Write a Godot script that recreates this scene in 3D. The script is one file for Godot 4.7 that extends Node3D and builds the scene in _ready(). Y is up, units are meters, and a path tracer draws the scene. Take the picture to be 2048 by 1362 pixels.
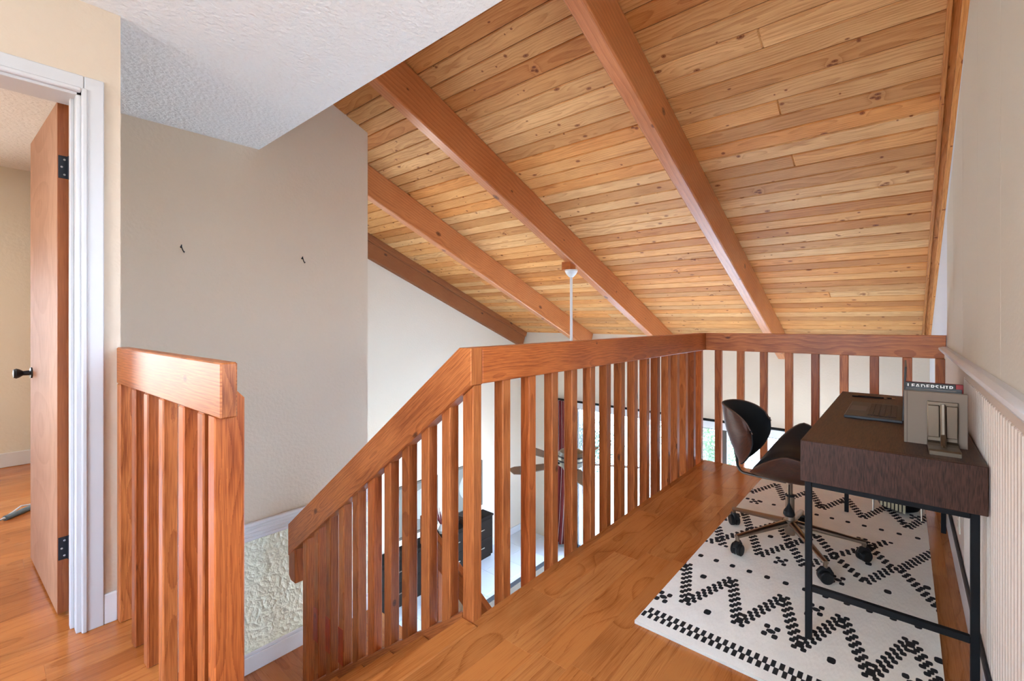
extends Node3D

# World: X right, Y up, Z = -D where D is depth into the room. Upper (loft) floor is y = 0, lower living room floor y = LOW.
const LOW := -2.68
const XR := 0.205          # right wall face
const XD := -2.36          # wall with the bedroom door
const XS := -3.466         # stair wall
const XL := -5.36          # far left wall of the living room
const DF := 6.55           # far wall of the living room
const HC := 2.387          # flat ceiling
const ROOF := 3.66         # sloped ceiling height at D = 0
const SLOPE := 0.4133
const LAND := -1.281       # stair landing
const ADDED_HALL_LAMP := 0.55
const ADDED_BED_LAMP := 0.9

var rng := RandomNumberGenerator.new()
var used := {}
var M := {}

# ------------------------------------------------------------------ mesh builder
class MB:
	var v := PackedVector3Array()
	var n := PackedVector3Array()
	var uv := PackedVector2Array()
	func tri3(a: Vector3, b: Vector3, c: Vector3, na: Vector3, nb: Vector3, nc: Vector3, ua := Vector2.ZERO, ub := Vector2.ZERO, uc := Vector2.ZERO) -> void:
		if (b - a).cross(c - a).dot(na + nb + nc) > 0.0:
			v.append_array([a, c, b]); n.append_array([na, nc, nb]); uv.append_array([ua, uc, ub])
		else:
			v.append_array([a, b, c]); n.append_array([na, nb, nc]); uv.append_array([ua, ub, uc])
	func quad(a: Vector3, b: Vector3, c: Vector3, d: Vector3, nn: Vector3, ua := Vector2.ZERO, ub := Vector2.ZERO, uc := Vector2.ZERO, ud := Vector2.ZERO) -> void:
		tri3(a, b, c, nn, nn, nn, ua, ub, uc)
		tri3(a, c, d, nn, nn, nn, ua, uc, ud)
	func mesh() -> ArrayMesh:
		var arr := []
		arr.resize(Mesh.ARRAY_MAX)
		arr[Mesh.ARRAY_VERTEX] = v
		arr[Mesh.ARRAY_NORMAL] = n
		arr[Mesh.ARRAY_TEX_UV] = uv
		var m := ArrayMesh.new()
		m.add_surface_from_arrays(Mesh.PRIMITIVE_TRIANGLES, arr)
		return m
	# chamfered box; grain runs along axis l; uv in metres times (su, sv) plus an offset
	func box(c: Vector3, size: Vector3, bev := 0.0, l := 0, su := 1.0, sv := 1.0, off := Vector2.ZERO) -> void:
		var h := size * 0.5
		bev = minf(bev, minf(h.x, minf(h.y, h.z)) * 0.9)
		var f := func(p: Vector3, ax: int) -> Vector2:
			if ax == l:
				return Vector2(p[(l + 1) % 3] * sv * 0.6, p[(l + 2) % 3] * sv) + off
			return Vector2(p[l] * su, p[3 - l - ax] * sv + 0.31 * ax) + off
		for i in 3:
			var j := (i + 1) % 3
			var k := (i + 2) % 3
			for s in [-1.0, 1.0]:
				var q := []
				for t in [[-1, -1], [1, -1], [1, 1], [-1, 1]]:
					var p := Vector3.ZERO
					p[i] = s * h[i]; p[j] = t[0] * (h[j] - bev); p[k] = t[1] * (h[k] - bev)
					q.append(p)
				var nn := Vector3.ZERO
				nn[i] = s
				quad(c + q[0], c + q[1], c + q[2], c + q[3], nn, f.call(q[0], i), f.call(q[1], i), f.call(q[2], i), f.call(q[3], i))
				if bev > 0.0:
					for s2 in [-1.0, 1.0]:
						var e := []
						for t in [[0, -1], [0, 1], [1, 1], [1, -1]]:
							var p := Vector3.ZERO
							p[i] = s * (h[i] - (bev if t[0] == 1 else 0.0))
							p[j] = s2 * (h[j] - (0.0 if t[0] == 1 else bev))
							p[k] = t[1] * (h[k] - bev)
							e.append(p)
						var n2 := Vector3.ZERO
						n2[i] = s; n2[j] = s2
						quad(c + e[0], c + e[1], c + e[2], c + e[3], n2.normalized(), f.call(e[0], i), f.call(e[1], i), f.call(e[2], i), f.call(e[3], i))
		if bev > 0.0:
			for sx in [-1.0, 1.0]:
				for sy in [-1.0, 1.0]:
					for sz in [-1.0, 1.0]:
						var sg := Vector3(sx, sy, sz)
						var a := Vector3(sx * h.x, sy * (h.y - bev), sz * (h.z - bev))
						var b := Vector3(sx * (h.x - bev), sy * h.y, sz * (h.z - bev))
						var d := Vector3(sx * (h.x - bev), sy * (h.y - bev), sz * h.z)
						var nn := sg.normalized()
						tri3(c + a, c + b, c + d, nn, nn, nn, f.call(a, 0), f.call(b, 0), f.call(d, 0))
	# polygon (a, b) swept along the third direction from c0 to c1; dirs are the three directions
	func prism(poly: PackedVector2Array, o: Vector3, da: Vector3, db: Vector3, dc: Vector3, c0: float, c1: float, bev := 0.0, su := 1.0, sv := 1.0, off := Vector2.ZERO, turn := 0.0) -> void:
		if Geometry2D.is_polygon_clockwise(poly):
			poly.reverse()
		var cnt := poly.size()
		var inner := PackedVector2Array()
		for i in cnt:
			var p0 := poly[(i + cnt - 1) % cnt]
			var p1 := poly[i]
			var p2 := poly[(i + 1) % cnt]
			var e0 := (p1 - p0).normalized()
			var e1 := (p2 - p1).normalized()
			var n0 := Vector2(-e0.y, e0.x)
			var n1 := Vector2(-e1.y, e1.x)
			var m := (n0 + n1)
			m = m / maxf(0.3, 1.0 + n0.dot(n1)) if m.length() > 0.01 else n0
			inner.append(p1 + m * bev)
		var cs := cos(turn)
		var sn := sin(turn)
		var at := func(p: Vector2, cc: float) -> Vector3: return o + da * p.x + db * p.y + dc * cc
		var uvf := func(p: Vector2) -> Vector2: return Vector2((p.x * cs + p.y * sn) * su, (-p.x * sn + p.y * cs) * sv) + off
		var idx := Geometry2D.triangulate_polygon(inner)
		var lo := minf(c0, c1)
		var hi := maxf(c0, c1)
		for i in range(0, idx.size(), 3):
			var a := inner[idx[i]]
			var b := inner[idx[i + 1]]
			var c := inner[idx[i + 2]]
			tri3(at.call(a, hi), at.call(b, hi), at.call(c, hi), dc, dc, dc, uvf.call(a), uvf.call(b), uvf.call(c))
			tri3(at.call(a, lo), at.call(b, lo), at.call(c, lo), -dc, -dc, -dc, uvf.call(a), uvf.call(b), uvf.call(c))
		for i in cnt:
			var p1 := poly[i]
			var p2 := poly[(i + 1) % cnt]
			var q1 := inner[i]
			var q2 := inner[(i + 1) % cnt]
			var e := (p2 - p1).normalized()
			var nn := (da * e.y - db * e.x).normalized()
			var u1: float = uvf.call(p1).x
			var u2: float = uvf.call(p2).x
			if absf(u1 - u2) < 0.3 * p1.distance_to(p2) * su:
				u2 = u1 + p1.distance_to(p2) * su
			var w := (hi - lo) * sv
			quad(at.call(p1, lo + bev), at.call(p2, lo + bev), at.call(p2, hi - bev), at.call(p1, hi - bev), nn, Vector2(u1, off.y), Vector2(u2, off.y), Vector2(u2, off.y + w), Vector2(u1, off.y + w))
			if bev > 0.0:
				quad(at.call(p1, hi - bev), at.call(p2, hi - bev), at.call(q2, hi), at.call(q1, hi), (nn + dc).normalized(), uvf.call(p1), uvf.call(p2), uvf.call(q2), uvf.call(q1))
				quad(at.call(p1, lo + bev), at.call(p2, lo + bev), at.call(q2, lo), at.call(q1, lo), (nn - dc).normalized(), uvf.call(p1), uvf.call(p2), uvf.call(q2), uvf.call(q1))
	# profile of (radius, height) points turned about an axis
	func lathe(o: Vector3, axis: Vector3, prof: Array, seg := 24) -> void:
		axis = axis.normalized()
		var s := axis.cross(Vector3.UP if absf(axis.y) < 0.9 else Vector3.RIGHT).normalized()
		var t := axis.cross(s).normalized()
		for i in prof.size() - 1:
			var a: Vector2 = prof[i]
			var b: Vector2 = prof[i + 1]
			var e := (b - a)
			if e.length() < 1e-6:
				continue
			for k in seg:
				var a0 := TAU * k / seg
				var a1 := TAU * (k + 1) / seg
				var r0 := s * cos(a0) + t * sin(a0)
				var r1 := s * cos(a1) + t * sin(a1)
				var n0 := (r0 * e.y - axis * e.x).normalized()
				var n1 := (r1 * e.y - axis * e.x).normalized()
				var p00 := o + r0 * a.x + axis * a.y
				var p01 := o + r1 * a.x + axis * a.y
				var p10 := o + r0 * b.x + axis * b.y
				var p11 := o + r1 * b.x + axis * b.y
				tri3(p00, p01, p11, n0, n1, n1)
				tri3(p00, p11, p10, n0, n1, n0)
	func tube(pts: Array, rad: Variant, seg := 10, flat := 1.0) -> void:
		var rings := []
		var cnt := pts.size()
		var up := Vector3.UP
		for i in cnt:
			var d: Vector3 = (pts[mini(i + 1, cnt - 1)] - pts[maxi(i - 1, 0)]).normalized()
			var s := d.cross(up)
			if s.length() < 0.05:
				s = d.cross(Vector3.RIGHT)
			s = s.normalized()
			var t := s.cross(d).normalized()
			var r: float = rad[i] if rad is Array else rad
			var ring := []
			for k in seg:
				var a := TAU * k / seg
				ring.append([pts[i] + s * cos(a) * r + t * sin(a) * r * flat, (s * cos(a) * flat + t * sin(a)).normalized()])
			rings.append(ring)
		for i in cnt - 1:
			for k in seg:
				var a = rings[i][k]
				var b = rings[i][(k + 1) % seg]
				var c = rings[i + 1][(k + 1) % seg]
				var d = rings[i + 1][k]
				tri3(a[0], b[0], c[0], a[1], b[1], c[1])
				tri3(a[0], c[0], d[0], a[1], c[1], d[1])
		for e in [0, cnt - 1]:
			var dd: Vector3 = (pts[0] - pts[1]).normalized() if e == 0 else (pts[cnt - 1] - pts[cnt - 2]).normalized()
			for k in seg:
				tri3(pts[e], rings[e][k][0], rings[e][(k + 1) % seg][0], dd, dd, dd)
	# a smooth grid surface; side flips which way its normals look
	func grid(f: Callable, nu: int, nv: int, side := 1.0, uvs := Vector2.ONE) -> void:
		var P := []
		for i in nu + 1:
			var row := []
			for j in nv + 1:
				row.append(f.call(float(i) / nu, float(j) / nv))
			P.append(row)
		var N := []
		for i in nu + 1:
			var row := []
			for j in nv + 1:
				var du: Vector3 = P[mini(i + 1, nu)][j] - P[maxi(i - 1, 0)][j]
				var dv: Vector3 = P[i][mini(j + 1, nv)] - P[i][maxi(j - 1, 0)]
				var c := du.cross(dv) * side
				if c.length() < 1e-9:
					c = (P[mini(i + 1, nu)][mini(j + 1, nv)] - P[i][j]).cross(dv) * side
				row.append(c.normalized() if c.length() > 1e-12 else Vector3.ZERO)
			N.append(row)
		for i in nu + 1:
			for j in nv + 1:
				if N[i][j] == Vector3.ZERO:
					N[i][j] = N[clampi(i, 1, nu - 1)][clampi(j, 1, nv - 1)]
		for i in nu:
			for j in nv:
				var uu := [Vector2(float(i) / nu, float(j) / nv) * uvs, Vector2(float(i + 1) / nu, float(j) / nv) * uvs, Vector2(float(i + 1) / nu, float(j + 1) / nv) * uvs, Vector2(float(i) / nu, float(j + 1) / nv) * uvs]
				tri3(P[i][j], P[i + 1][j], P[i + 1][j + 1], N[i][j], N[i + 1][j], N[i + 1][j + 1], uu[0], uu[1], uu[2])
				tri3(P[i][j], P[i + 1][j + 1], P[i][j + 1], N[i][j], N[i + 1][j + 1], N[i][j + 1], uu[0], uu[2], uu[3])

# ------------------------------------------------------------------ scene helpers
func V(x: float, y: float, d: float) -> Vector3:
	return Vector3(x, y, -d)

func numbered(called: String) -> String:
	if not used.has(called):
		used[called] = 0
		return called
	used[called] += 1
	return "%s_%03d" % [called, used[called]]

func tag(o: Node3D, label: String, category := "", group := "", kind := "") -> Node3D:
	if label: o.set_meta("label", label)
	if category: o.set_meta("category", category)
	if group: o.set_meta("group", group)
	if kind: o.set_meta("kind", kind)
	return o

func thing(called: String, label: String, category: String, at := Vector3.ZERO, group := "") -> Node3D:
	var o := Node3D.new()
	o.name = numbered(called)
	add_child(o)
	o.position = at
	return tag(o, label, category, group)

func struct(called: String, label: String) -> Node3D:
	var o := Node3D.new()
	o.name = numbered(called)
	add_child(o)
	return tag(o, label, "", "", "structure")

# commits a builder (in world coordinates) as one named mesh under a parent
func put(parent: Node3D, called: String, mb: MB, m: Material, xf := Transform3D()) -> MeshInstance3D:
	var o := MeshInstance3D.new()
	o.mesh = mb.mesh()
	o.material_override = m
	if parent == self:
		o.name = numbered(called)
		add_child(o)
		o.transform = xf
	else:
		o.name = called
		parent.add_child(o, true)
		o.transform = parent.global_transform.affine_inverse() * xf
	return o

func put_mesh(parent: Node3D, called: String, me: Mesh, m: Material, xf: Transform3D) -> MeshInstance3D:
	var o := MeshInstance3D.new()
	o.mesh = me
	o.material_override = m
	o.name = called
	parent.add_child(o, true)
	o.transform = parent.global_transform.affine_inverse() * xf
	return o

# box given by world ranges; grain axis l: 0 along X, 1 along Y, 2 along D
func wbox(parent: Node3D, called: String, m: Material, x0: float, x1: float, y0: float, y1: float, d0: float, d1: float, bev := 0.0, l := 1, su := 0.5, sv := 2.0) -> MeshInstance3D:
	var mb := MB.new()
	mb.box(Vector3.ZERO, Vector3(absf(x1 - x0), absf(y1 - y0), absf(d1 - d0)), bev, l, su, sv, Vector2(rng.randf(), rng.randf()))
	return put(parent, called, mb, m, Transform3D(Basis(), V((x0 + x1) / 2, (y0 + y1) / 2, (d0 + d1) / 2)))

func pick(a: Array) -> Material:
	return a[rng.randi() % a.size()]

# ------------------------------------------------------------------ textures
func frac(x: float) -> float:
	return x - floorf(x)

# strips of sawn wood, grain along u, periodic in u
func wood_image(w: int, h: int, sd: int, strips: int, light: Color, dark: Color, o := {}) -> Image:
	var r := RandomNumberGenerator.new()
	r.seed = sd
	var n1 := FastNoiseLite.new()
	n1.seed = sd; n1.frequency = 0.55; n1.noise_type = FastNoiseLite.TYPE_SIMPLEX_SMOOTH; n1.fractal_octaves = 2
	var n2 := FastNoiseLite.new()
	n2.seed = sd + 7; n2.frequency = 0.5; n2.noise_type = FastNoiseLite.TYPE_SIMPLEX; n2.fractal_octaves = 2
	var rings: float = o.get("rings", 9.0)
	var amp: float = o.get("amp", 0.6)
	var fib: float = o.get("fiber", 0.25)
	var sharp: float = o.get("sharp", 2.5)
	var wav: float = o.get("wave", 0.5)
	var blotch: float = o.get("blotch", 0.15)
	var knots: int = o.get("knots", 0)
	var ksize: float = o.get("knot_size", 0.05)
	var kcol: Color = o.get("knot_color", Color(0.35, 0.16, 0.07))
	var sh := h / strips
	var K := []
	for s in strips:
		var ks := []
		for i in knots:
			ks.append([r.randf(), r.randf_range(0.1, 0.9), ksize * r.randf_range(0.35, 1.2), r.randf_range(0.7, 1.6)])
		K.append(ks)
	var data := PackedByteArray()
	data.resize(w * h * 3)
	var cu := PackedFloat32Array()
	var su := PackedFloat32Array()
	for x in w:
		cu.append(cos(TAU * x / w)); su.append(sin(TAU * x / w))
	var aspect := float(w) / float(sh)
	for s in strips:
		var v0 := r.randf_range(-0.2, 1.2)
		var B := r.randf_range(0.15, 0.7)
		var A := r.randf_range(0.7, 1.5)
		var tone := r.randf_range(-0.08, 0.08)
		for yy in sh:
			var y := s * sh + yy
			var v := float(yy) / sh
			for x in w:
				var a := n1.get_noise_3d(cu[x] * 1.3, su[x] * 1.3, v * 0.9 + s * 13.7)
				var b := n2.get_noise_3d(cu[x] * 5.0, su[x] * 5.0, y * 0.75)
				var dv := (v - v0) * A
				var db := B + wav * a
				var rr := sqrt(dv * dv + db * db)
				var kd := 0.0
				var u := float(x) / w
				for k in K[s]:
					var du: float = absf(u - k[0])
					if du > 0.5:
						du = 1.0 - du
					du *= aspect / k[3]
					if du > 1.2:
						continue
					var q: float = (du * du + (v - k[1]) * (v - k[1])) / (k[2] * k[2])
					rr += 0.35 * k[2] * 4.0 * exp(-q * 0.12)
					if q < 4.0:
						kd = maxf(kd, exp(-q * q * 0.9) * (0.75 + 0.25 * sin(sqrt(q) * 9.0)))
				var ring := frac(rr * rings + b * 0.05)
				var t := pow(ring, sharp) * amp + b * fib + a * blotch + tone
				var c := light.lerp(dark, clampf(t + 0.1, 0.0, 1.0))
				if kd > 0.0:
					c = c.lerp(kcol, clampf(kd, 0.0, 0.92))
				var i := (y * w + x) * 3
				data[i] = int(c.r * 255.0); data[i + 1] = int(c.g * 255.0); data[i + 2] = int(c.b * 255.0)
	return Image.create_from_data(w, h, false, Image.FORMAT_RGB8, data)

func tex(img: Image) -> ImageTexture:
	return ImageTexture.create_from_image(img)

func noise_normal(sd: int, freq: float, strength: float, size := 512, kind := FastNoiseLite.TYPE_SIMPLEX_SMOOTH, oct := 3, ridged := false) -> ImageTexture:
	var nz := FastNoiseLite.new()
	nz.seed = sd; nz.frequency = freq; nz.noise_type = kind; nz.fractal_octaves = oct
	if ridged:
		nz.fractal_type = FastNoiseLite.FRACTAL_RIDGED
	var img := nz.get_seamless_image(size, size)
	img.convert(Image.FORMAT_RGBA8)
	img.bump_map_to_normal_map(strength)
	return tex(img)

func mat(c: Color, rough := 0.6, metal := 0.0) -> StandardMaterial3D:
	var m := StandardMaterial3D.new()
	m.albedo_color = c
	m.roughness = rough
	m.metallic = metal
	return m

func wood_set(t: Texture2D, tints: Array, rough: float, coat := 0.0) -> Array:
	var out := []
	for c in tints:
		var m := mat(c, rough)
		m.albedo_texture = t
		m.metallic_specular = 0.5
		if coat > 0.0:
			m.clearcoat_enabled = true
			m.clearcoat = coat
			m.clearcoat_roughness = 0.2
		out.append(m)
	return out

func wall_mat(c: Color, rough: float, nt: Texture2D, scale: float, depth: float) -> StandardMaterial3D:
	var m := mat(c, rough)
	m.uv1_triplanar = true
	m.uv1_world_triplanar = true
	m.uv1_scale = Vector3.ONE * scale
	m.normal_enabled = true
	m.normal_texture = nt
	m.normal_scale = depth
	return m

func make_materials() -> void:
	var pine := tex(wood_image(2048, 512, 11, 4, Color(0.91, 0.72, 0.50), Color(0.62, 0.38, 0.19), {"rings": 8.0, "amp": 0.33, "fiber": 0.3, "sharp": 2.2, "wave": 0.22, "blotch": 0.2, "knots": 6, "knot_size": 0.085, "knot_color": Color(0.42, 0.21, 0.10)}))
	var fir := tex(wood_image(1024, 512, 23, 2, Color(0.82, 0.54, 0.34), Color(0.58, 0.31, 0.15), {"rings": 10.0, "amp": 0.32, "fiber": 0.22, "sharp": 2.0, "wave": 0.14, "blotch": 0.15, "knots": 2, "knot_size": 0.05, "knot_color": Color(0.33, 0.16, 0.08)}))
	var red := tex(wood_image(1024, 512, 31, 4, Color(0.785, 0.47, 0.25), Color(0.48, 0.22, 0.085), {"rings": 13.0, "amp": 0.4, "fiber": 0.4, "sharp": 1.8, "wave": 0.1, "blotch": 0.25, "knots": 1, "knot_size": 0.08, "knot_color": Color(0.3, 0.14, 0.06)}))
	var cherry := tex(wood_image(2048, 768, 47, 4, Color(0.76, 0.48, 0.25), Color(0.50, 0.26, 0.10), {"rings": 7.0, "amp": 0.42, "fiber": 0.3, "sharp": 8.0, "wave": 0.22, "blotch": 0.35}))
	var walnut := tex(wood_image(1024, 512, 59, 2, Color(0.29, 0.205, 0.165), Color(0.105, 0.07, 0.055), {"rings": 16.0, "amp": 0.3, "fiber": 0.9, "sharp": 1.5, "wave": 0.07, "blotch": 0.1}))
	var birch := tex(wood_image(1024, 256, 61, 1, Color(0.71, 0.53, 0.41), Color(0.58, 0.395, 0.275), {"rings": 6.0, "amp": 0.25, "fiber": 0.35, "sharp": 1.5, "wave": 0.4, "blotch": 0.25}))
	var white := Color(1, 1, 1)
	M.pine = wood_set(pine, [white, Color(0.9, 0.84, 0.78), Color(1.0, 0.94, 0.86), Color(0.86, 0.74, 0.62), Color(0.98, 0.87, 0.74), Color(0.94, 0.92, 0.9)], 0.55)
	for q in M.pine:
		q.metallic_specular = 0.3
	M.fir = wood_set(fir, [white, Color(0.95, 0.92, 0.9)], 0.33)
	M.old_fir = wood_set(fir, [Color(0.74, 0.7, 0.62)], 0.75)
	M.red = wood_set(red, [white, Color(0.92, 0.88, 0.85), Color(1.0, 0.93, 0.88), Color(0.83, 0.76, 0.72), Color(0.95, 0.95, 0.97), Color(0.88, 0.85, 0.8)], 0.38)
	for q in M.red:
		q.metallic_specular = 0.42
	M.floor = wood_set(cherry, [white, Color(0.96, 0.94, 0.92), Color(1.0, 0.97, 0.93), Color(0.94, 0.9, 0.86), Color(0.98, 0.94, 0.9)], 0.22)
	M.redstain = wood_set(red, [Color(0.92, 0.55, 0.38)], 0.35)[0]
	M.walnut = wood_set(walnut, [Color(1.0, 0.9, 0.83)], 0.45)[0]
	M.walnut.metallic_specular = 0.35
	M.shell = wood_set(walnut, [Color(1.0, 0.8, 0.7)], 0.38)[0]
	M.door = wood_set(birch, [white], 0.6)[0]
	M.door.metallic_specular = 0.25
	M.door_edge = wood_set(fir, [Color(0.8, 0.72, 0.66)], 0.3)[0]
	var peel := noise_normal(3, 0.05, 2.0)
	var pop := noise_normal(5, 0.035, 7.0, 512, FastNoiseLite.TYPE_SIMPLEX_SMOOTH, 3)
	var trowel := noise_normal(9, 0.018, 14.0, 512, FastNoiseLite.TYPE_SIMPLEX_SMOOTH, 3, true)
	M.beige = wall_mat(Color(0.832, 0.77, 0.69), 0.55, peel, 1.2, 0.35)
	M.cream = wall_mat(Color(0.865, 0.82, 0.755), 0.6, peel, 1.2, 0.3)
	M.bedroom = wall_mat(Color(0.87, 0.845, 0.785), 0.6, peel, 1.2, 0.3)
	M.paper = wall_mat(Color(0.83, 0.81, 0.755), 0.6, peel, 2.0, 0.25)
	M.ceiling = wall_mat(Color(0.92, 0.915, 0.905), 0.75, pop, 1.7, 0.7)
	M.plaster = wall_mat(Color(0.93, 0.945, 0.86), 0.35, trowel, 1.1, 0.45)
	M.bluewhite = wall_mat(Color(0.86, 0.88, 0.90), 0.6, peel, 1.2, 0.3)
	M.white = mat(Color(0.86, 0.865, 0.875), 0.4)
	M.casing = mat(Color(0.80, 0.805, 0.815), 0.4)
	M.trim_grey = mat(Color(0.86, 0.86, 0.86), 0.45)
	M.wains = mat(Color(0.845, 0.785, 0.725), 0.5)
	M.black = mat(Color(0.10, 0.105, 0.11), 0.5)
	M.black.metallic_specular = 0.25
	M.plastic = mat(Color(0.11, 0.11, 0.112), 0.4)
	M.plastic.metallic_specular = 0.3
	M.iron = mat(Color(0.16, 0.18, 0.21), 0.45, 0.5)
	M.screw = mat(Color(0.75, 0.75, 0.75), 0.3, 1.0)
	M.steel = mat(Color(0.62, 0.57, 0.51), 0.28, 1.0)
	M.bronze = mat(Color(0.45, 0.40, 0.34), 0.33, 0.9)
	M.leather = mat(Color(0.11, 0.115, 0.12), 0.6)
	M.leather.metallic_specular = 0.3
	M.stitch = mat(Color(0.3, 0.19, 0.13), 0.6)
	M.roof = mat(Color(0.4, 0.3, 0.22), 0.8)
	M.gap = mat(Color(0.28, 0.16, 0.09), 0.9)
	M.tile = mat(Color(0.82, 0.845, 0.87), 0.3)
	M.grout = mat(Color(0.6, 0.62, 0.64), 0.8)
	var glass := mat(Color(0.9, 0.95, 0.95, 0.08), 0.02)
	glass.transparency = BaseMaterial3D.TRANSPARENCY_ALPHA
	M.glass = glass

# ------------------------------------------------------------------ the build
func _ready() -> void:
	rng.seed = 20240
	# camera
	var cam := Camera3D.new()
	cam.name = "camera"
	cam.projection = Camera3D.PROJECTION_FRUSTUM
	cam.near = 0.05
	cam.far = 200.0
	cam.size = 2.0 * 0.05 * 681.0 / 912.0
	cam.frustum_offset = Vector2(0.0, -0.05 * 41.0 / 912.0)
	cam.position = Vector3(0, 1.18, 0)
	cam.rotation.y = atan(784.0 / 912.0)
	add_child(cam)
	cam.current = true
	# sky and exposure
	var we := WorldEnvironment.new()
	we.name = "environment"
	var env := Environment.new()
	var skym := ProceduralSkyMaterial.new()
	skym.sky_top_color = Color(0.70, 0.82, 0.97)
	skym.sky_horizon_color = Color(0.88, 0.93, 0.985)
	skym.ground_horizon_color = Color(0.8, 0.8, 0.79)
	skym.ground_bottom_color = Color(0.62, 0.61, 0.59)
	skym.sky_energy_multiplier = 1.0
	var sky := Sky.new()
	sky.sky_material = skym
	env.background_mode = Environment.BG_SKY
	env.sky = sky
	env.background_energy_multiplier = 17.0
	env.tonemap_mode = Environment.TONE_MAPPER_LINEAR
	env.tonemap_exposure = 2.25
	env.sdfgi_enabled = true
	env.ssao_enabled = true
	env.ssil_enabled = true
	we.environment = env
	add_child(we)
	make_materials()
	build_added_lamps()
	build_shell()
	build_floor()
	build_plank_ceiling()
	build_right_wall()
	build_stair_wall()
	build_stairs()
	build_railings()
	build_door()
	build_living_room()
	build_outside()
	build_rug()
	build_desk()
	build_chair()
	build_desk_things()
	build_small_things()

# added lamps out of view: a glowing glass bowl and a light of its size just outside it
func build_added_lamps() -> void:
	var glow := mat(Color(0.95, 0.93, 0.9), 0.4)
	glow.emission_enabled = true
	glow.emission = Color(1.0, 0.98, 0.95)
	glow.emission_energy_multiplier = 2.0
	# added torchiere, unseen, standing in for bounce flash off the flat ceiling
	var x := -0.35
	var d := -0.8
	var t := thing("added_floor_lamp", "added white torchiere floor lamp unseen behind the viewer, in place of bounce flash", "lamp", V(x, 0, d))
	var mb := MB.new()
	mb.lathe(V(x, 0.0, d), Vector3.UP, [Vector2(0.0, 0.0), Vector2(0.14, 0.0), Vector2(0.14, 0.02), Vector2(0.02, 0.03)], 28)
	put(t, "base", mb, M.white)
	mb = MB.new()
	mb.tube([V(x, 0.02, d), V(x, 1.62, d)], 0.012, 12)
	put(t, "pole", mb, M.white)
	mb = MB.new()
	mb.lathe(V(x, 1.6, d), Vector3.UP, [Vector2(0.02, 0.0), Vector2(0.1, 0.03), Vector2(0.16, 0.08), Vector2(0.18, 0.12), Vector2(0.175, 0.12), Vector2(0.15, 0.085)], 28)
	put(t, "bowl", mb, M.white)
	mb = MB.new()
	mb.lathe(V(x, 1.69, d), Vector3.UP, [Vector2(0.16, 0.0), Vector2(0.0, 0.004)], 28)
	put(t, "bulb_panel", mb, glow)
	added_lamp_light(t, 0.3, ADDED_HALL_LAMP, Transform3D(Basis(Vector3.RIGHT, PI / 2), V(x, 1.70, d)))
	# added flush lamp, out of view, to brighten the bedroom
	t = thing("added_ceiling_lamp", "added round white flush ceiling lamp, unseen on the bedroom ceiling", "lamp", V(-3.9, 2.406, -1.0))
	mb = MB.new()
	mb.lathe(V(-3.9, 2.376, -1.0), Vector3.UP, [Vector2(0.0, 0.03), Vector2(0.2, 0.03), Vector2(0.2, 0.0), Vector2(0.0, 0.0)], 32)
	put(t, "base_plate", mb, M.white)
	mb = MB.new()
	mb.lathe(V(-3.9, 2.326, -1.0), Vector3.UP, [Vector2(0.0, 0.0), Vector2(0.1, 0.006), Vector2(0.16, 0.022), Vector2(0.18, 0.05)], 32)
	put(t, "glass_bowl", mb, glow)
	added_lamp_light(t, 0.36, ADDED_BED_LAMP, Transform3D(Basis(Vector3.RIGHT, -PI / 2), V(-3.9, 2.316, -1.0)))

func added_lamp_light(t: Node3D, size: float, energy: float, xf: Transform3D) -> void:
	var l := AreaLight3D.new()
	l.name = "added_lamp_light"
	l.area_size = Vector2(size, size)
	l.light_energy = energy
	l.light_color = Color(1.0, 0.98, 0.95)
	l.area_range = 12.0
	l.shadow_enabled = true
	t.add_child(l)
	l.global_transform = xf

# box into a builder by world ranges
func wall_box(mb: MB, x0: float, x1: float, y0: float, y1: float, d0: float, d1: float) -> void:
	mb.box(V((x0 + x1) / 2, (y0 + y1) / 2, (d0 + d1) / 2), Vector3(x1 - x0, y1 - y0, d1 - d0))

func roof_y(d: float) -> float:
	return ROOF - SLOPE * d

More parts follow.
